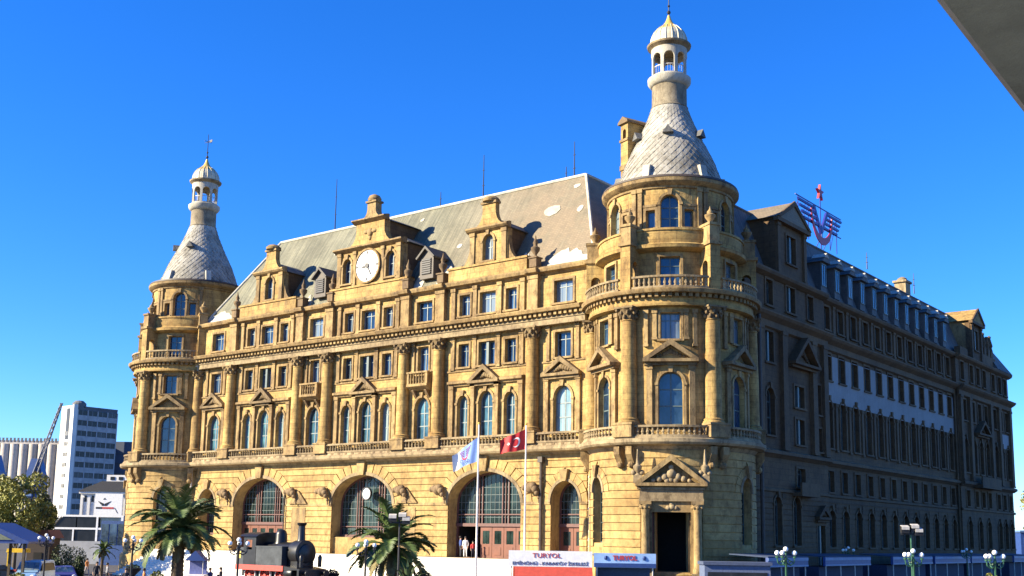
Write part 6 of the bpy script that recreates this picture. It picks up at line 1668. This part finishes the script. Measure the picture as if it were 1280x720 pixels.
# silos
t = root("grain_silo", "long row of pale ribbed grain silos with a crenellated top", "silo", 40, 450)
cyl = MB().lathe([(2.0, 0), (2.0, 38.2)], 20).mesh("cell", 40, M['silo'])
for i in range(-14, 9): link("silo_cell", cyl, t, (CR.x * 3.75 * i, CR.y * 3.75 * i, 0))
def obox(b, u0, u1, v0, v1, z0, z1):
    ex, ey = Vector((cos(YAW), sin(YAW), 0)), Vector((-sin(YAW), cos(YAW), 0))
    vs = [ex * u + ey * v + Vector((0, 0, z)) for z in (z0, z1) for u, v in ((u0, v0), (u1, v0), (u1, v1), (u0, v1))]
    return b.add(vs, [(0, 3, 2, 1), (4, 5, 6, 7), (0, 1, 5, 4), (1, 2, 6, 5), (2, 3, 7, 6), (3, 0, 4, 7)])
link("head_house", obox(obox(MB(), -54, 31, -1.4, 6, 38.21, 39.6), -54, 31, 0.5, 7, .1, 38.1).mesh("hh", None, M['silo']), t)
b = MB()
for i in range(56): obox(b, -53.5 + i * 1.5, -52.7 + i * 1.5, -1.5, -1.3, 39.0, 40.6)
link("parapet_block", b.mesh("pbk", None, M['blockgrey']), t, kind="stuff")
# tower block: lit narrow end, shaded long side
pb = spot(97, 430)
t = thing("tower_block", "tall grey office block with a white end wall beyond the silos", "tower block", (pb.x, pb.y, 0), 0)
BW, BL, BH = 8.4, 19.0, 52.0
link("end_wall", MB().box(-BW, 0, 0, .5, 0, BH).mesh("ew", None, M['block']), t)
link("side_wall", MB().box(-BW, -.2, .5, BL, 0, BH - .6).mesh("sw", None, M['blockgrey']), t)
link("corner_pier", MB().box(-.2, .35, -.15, 1.6, 0, BH + .4).mesh("cpn", None, M['block']), t)
for k in range(12):
    z = 4 + k * 4.0
    if z + 2 > BH: break
    f = link("floor_band", MB().box(-.2, .18, 1.6, BL, z - 1.5, z + .45).mesh("fb", None, M['band']), t)
    for q in range(5): link("pier", MB().box(-.2, .24, 1.62 + q * 4.25, 2.02 + q * 4.25, z - 1.5, z + 2.5).mesh("pier", None, M['band']), t)
    for q in range(4):
        y = 2.05 + q * 4.25; o = link("window", MB().box(-.2, .05, y, y + 3.6, z + .5, z + 2.35).mesh("w", None, M['darkglass']), t); link("mullion", MB().box(.05, .1, y + 1.75, y + 1.85, z + .5, z + 2.35).mesh("ml", None, M['band']), o)
    if k < 10: o = link("window", MB().box(-5.0, -2.4, -.06, .1, z + .5, z + 2.0).mesh("ws", None, M['darkglass']), t); link("mullion", MB().box(-4.2, -4.0, -.1, -.05, z + .5, z + 2.0).box(-3.3, -3.1, -.1, -.05, z + .5, z + 2.0).mesh("ml", None, M['block']), o)
link("stair_window", MB().box(-4.6, -2.3, -.07, .1, BH - 13, BH - 1).mesh("stw", None, M['darkglass']), t)
link("roof_plant", MB().lathe([(2.6, BH - .6), (2.6, BH + 1.2), (1.5, BH + 2.2), (.01, BH + 2.4)], 14, (-3, 4)).box(-BW, -.1, 5, BL, BH - .6, BH).mesh("rp", None, M['blockgrey']), t)
pb2 = spot(156, 452)
t = thing("office_block", "low dark blue-grey block between the tower block and the station", "building", (pb2.x, pb2.y, 0), YAW)
link("wall", MB().box(-6.5, 8, 0, 10, 0, 40).mesh("w", None, cloth((.10, .12, .17))), t)
for k in range(9): link("floor_band", MB().box(-6.5, 8, -.15, -.01, 3 + k * 4, 3.5 + k * 4).mesh("fb", None, M['blockgrey']), t)
# harbour cranes
def crane(px, D, h, px_tip, z_tip, lab, boom=True):
    p = spot(px, D); t = thing("harbour_crane", lab, "crane", p, YAW, "harbour cranes")
    b = MB()
    for sx in (-1.6, 1.6):
        for sy in (-1.6, 1.6): b.tube((sx, sy, 0), (sx * .7, sy * .7, h * .55), .28, .22, 6)
    for z in (.15, .35, .5): b.tube((-1.4, -1.4, h * z), (1.3, -1.3, h * (z + .12)), .13, n=5); b.tube((1.4, -1.4, h * z), (-1.3, -1.3, h * (z + .12)), .13, n=5)
    link("tower", b.mesh("tw", None, M['crane']), t)
    link("machine_house", MB().box(-1.9, 1.9, -1.6, 2.2, h * .55, h * .82).prism([(-1.9, h * .82), (1.9, h * .82), (.8, h), (-.9, h)], -1.2, 1.5).mesh("mh", None, M['crane']), t)
    link("cab", MB().box(-1.3, .3, -2.4, -1.6, h * .58, h * .74).mesh("cab", None, M['skyblue']), t)
    if boom:
        q = spot(px_tip, D) - p; tip = Vector((q.x * cos(-YAW) - q.y * sin(-YAW), 0, z_tip)); base = Vector((0, -1.2, h * .75))
        b = MB(); ax = (tip - base); n = 14
        for o in ((-.55, -.45), (.55, -.45), (0, .5)):
            off = Vector((o[0], o[1], 0)); b.tube(base + off, tip + off * .35, .22, .15, 5)
        for i in range(n):
            a, c = base + ax * i / n, base + ax * (i + 1) / n; s = .55 * (1 - .6 * i / n)
            b.tube(a + Vector((-s, -.4, 0)), c + Vector((s, -.4, 0)), .1, n=4); b.tube(a + Vector((s, -.4, 0)), c + Vector((-s, -.4, 0)), .1, n=4)
        link("boom", b.mesh("boom", None, M['cranegrey']), t)
        link("cable", MB().tube((0, .5, h), tip, .05, n=4).mesh("cable", None, M['cranegrey']), t)
crane(57, 260, 20.5, 82, 33.5, "blue harbour crane with its grey lattice boom raised before the tower block")
crane(4, 240, 20, 20, 30, "blue-violet harbour crane tower at the left edge, boom out of sight", False)
# warehouse with banner
pw = spot(114, 182)
t = thing("warehouse", "cream warehouse with pilasters and a dark pitched roof", "warehouse", (pw.x, pw.y, 0), YAW)
link("wall", MB().box(0, 12, 0, 14, 0, 10.2).mesh("w", None, M['block']), t)
for i in range(7): link("pilaster", MB().box(.1 + i * 1.15, .45 + i * 1.15, -.18, -.005, 0, 9.6).mesh("p", None, M['block']), t)
link("cornice", MB().box(-.2, 12.2, -.35, 14, 10.2, 10.55).mesh("c", None, M['block']), t)
for i in range(7): link("window", MB().box(.6 + i * 1.15, 1.0 + i * 1.15, -.04, .02, 8.9, 9.9).mesh("wn", None, M['darkglass']), t)
link("roof", MB().prism([(-.4, 10.56), (12.4, 10.56), (12.4, 12.2), (3.4, 12.2)], -.5, 14).mesh("r", None, cloth((.05, .05, .055))), t)
link("clerestory", MB().box(3.6, 12.4, 1, 10, 12.2, 13.3).mesh("cl", None, M['block']), t)
b = MB()
for i in range(6): b.box(4.2 + i * 1.35, 4.9 + i * 1.35, .93, .99, 12.5, 13.0)
link("clerestory_window", b.mesh("cw", None, M['darkglass']), t, kind="stuff")
pbn = spot(132, 178)
t = thing("banner", "white banner with black winged emblem and red stripe hung on the warehouse", "banner", (pbn.x, pbn.y, 0), YAW)
link("cloth", MB().box(0, 4.3, -.04, .0, 6.4, 10.1).mesh("cloth", None, M['white']), t)
b = MB()
for s in (-1, 1):
    for k in range(3): b.prism([(1.5 + s * .05, 8.55 - k * .1), (1.5 + s * (1.0 - .25 * k), 8.95 - k * .26), (1.5 + s * (.9 - .25 * k), 8.75 - k * .26), (1.5 + s * .05, 8.4 - k * .1)][:: -s], -.07, -.045)
b.prism([(1.25, 9.2), (1.75, 9.2), (1.5, 9.45)], -.07, -.045)
link("emblem", b.mesh("em", None, M['iron']), t, kind="stuff")
link("red_stripe", MB().box(1.2, 3.0, -.07, -.045, 7.75, 8.02).mesh("rs", None, M['red']), t); link("black_stripe", MB().box(.2, 1.19, -.07, -.045, 7.75, 8.02).mesh("bs", None, M['iron']), t)
link("crease_stripe", MB().prism([(3.1, 7.9), (3.2, 7.9), (3.7, 7.1), (3.6, 7.1)], -.07, -.045).mesh("cs", None, M['iron']), t)
# glass pavilion
pg = spot(80, 150)
t = thing("glass_pavilion", "two-storey glass and white frame building below the warehouse", "building", (pg.x, pg.y, 0), YAW)
link("core", MB().box(.3, 9.4, .4, 7, 0, 6.0).mesh("core", None, cloth((.02, .02, .025))), t)
for z0, z1 in ((2.95, 4.4), (4.7, 6.1)):
    for i in range(3):
        x0 = (.35 if z0 > 4 else .2) + i * 3.05; tint = M['glass'] if (i == 2) else M['darkglass']
        x1 = x0 + 2.9
        pts = [(x0, z0), (x1, z0), (x1, z1), (x0 + (1.1 if i == 0 and z0 > 4 else 0), z1)]
        link("pane", MB().prism(pts, .1, .2).mesh("pane", None, tint), t)
fr = MB().box(-.3, 9.5, -.02, .35, 2.75, 2.95)
link("frame", MB().box(-.2, 9.5, 0, .3, 4.45, 4.7).box(1.0, 9.5, 0, .3, 6.1, 6.35).box(5.95, 6.2, -.02, .28, 2.951, 6.1).box(2.9, 3.1, -.02, .28, 2.951, 4.44).box(9.2, 9.5, -.02, .28, 2.951, 6.09).mesh("frame", None, M['white']), t)
link("sill", MB().box(-.3, 9.5, -.02, .35, 0, 2.95).mesh("sill", None, M['band']), t)
link("sloping_mullion", MB().prism([(-.15, 4.701), (.1, 4.701), (1.3, 6.099), (1.05, 6.099)], -.02, .28).mesh("sm", None, M['white']), t)
link("roof", MB().box(.9, 9.5, 0.31, 7, 6.12, 6.34).mesh("roof", None, M['band']), t)
t = thing("blue_stair_tower", "deep blue glazed stair tower against the station's left end", "tower", spot(157, 146), YAW)
link("wall", MB().box(-1.6, 1.6, 0, 3, 0, 5.6).mesh("w", None, M['crane']), t)
for i in range(3): link("pane", MB().box(-1.5 + i * 1.05, -.6 + i * 1.05, -.05, .02, 2.6, 5.2).mesh("p", None, M['glass']), t)
t = thing("blue_kiosk", "blue kiosk under the tree beyond the end of the shaded wing", "kiosk", spot(1275, 175), YAW)
link("body", MB().box(-1.4, 3, 0, 3, 0, 6.4).mesh("b", None, M['blue']), t); link("roof", MB().box(-1.6, 3.2, -.3, 3.2, 6.4, 6.7).mesh("r", None, M['skyblue']), t); link("window", MB().box(-.9, 2.4, -.05, .02, 3.8, 5.6).mesh("w", None, M['skyblue']), t)

# ================================================================== FERRY DECK CANOPY OVER THE CAMERA
e0, e1 = Vector((73.286, -69.463, 0)), Vector((73.265, -68.611, 0))
d = (e1 - e0).normalized(); n_ = Vector((d.y, -d.x, 0))
if n_.dot(Vector((CR.x, CR.y, 0))) < 0: n_ = -n_
a, b_ = e0 - d * 3.0, e1 + d * 2.2
q = [a, b_, b_ + n_ * 2.4, a + n_ * 2.4]
M['canopy'] = stone("weathered_deck_paint", (0.50, 0.58, 0.54), (0.30, 0.37, 0.36), stain=.4, var=.5, rough=.6)
can = link("ferry_canopy", MB().prism_z([(p.x, p.y) for p in q], 5.55, 5.63).mesh("canopy", None, M['canopy']))
tag(can, "weathered grey underside of the ferry deck canopy cutting the top right corner", "canopy")
lip = MB(); 
for i in range(1): lip.tube(tuple(a) [:2] + (5.585,), tuple(b_)[:2] + (5.585,), .03, n=8)
link("edge_lip", lip.mesh("lip", 40, M['palepipe']), can)

bl = MB()
for i in range(26):
    p = a + d * (.12 + i * .24) + n_ * (.12 + .05 * (i % 2))
    bl.ball((p.x, p.y, 5.548), .016, 8, 5, (1, 1, .6))
for k in (.9, 1.7):
    p, r = a + n_ * k, b_ + n_ * k
    bl.tube((p.x, p.y, 5.55), (r.x, r.y, 5.55), .012, n=6)
link("bolt", bl.mesh("bolts", 50, M['canopy']), can, kind="stuff")
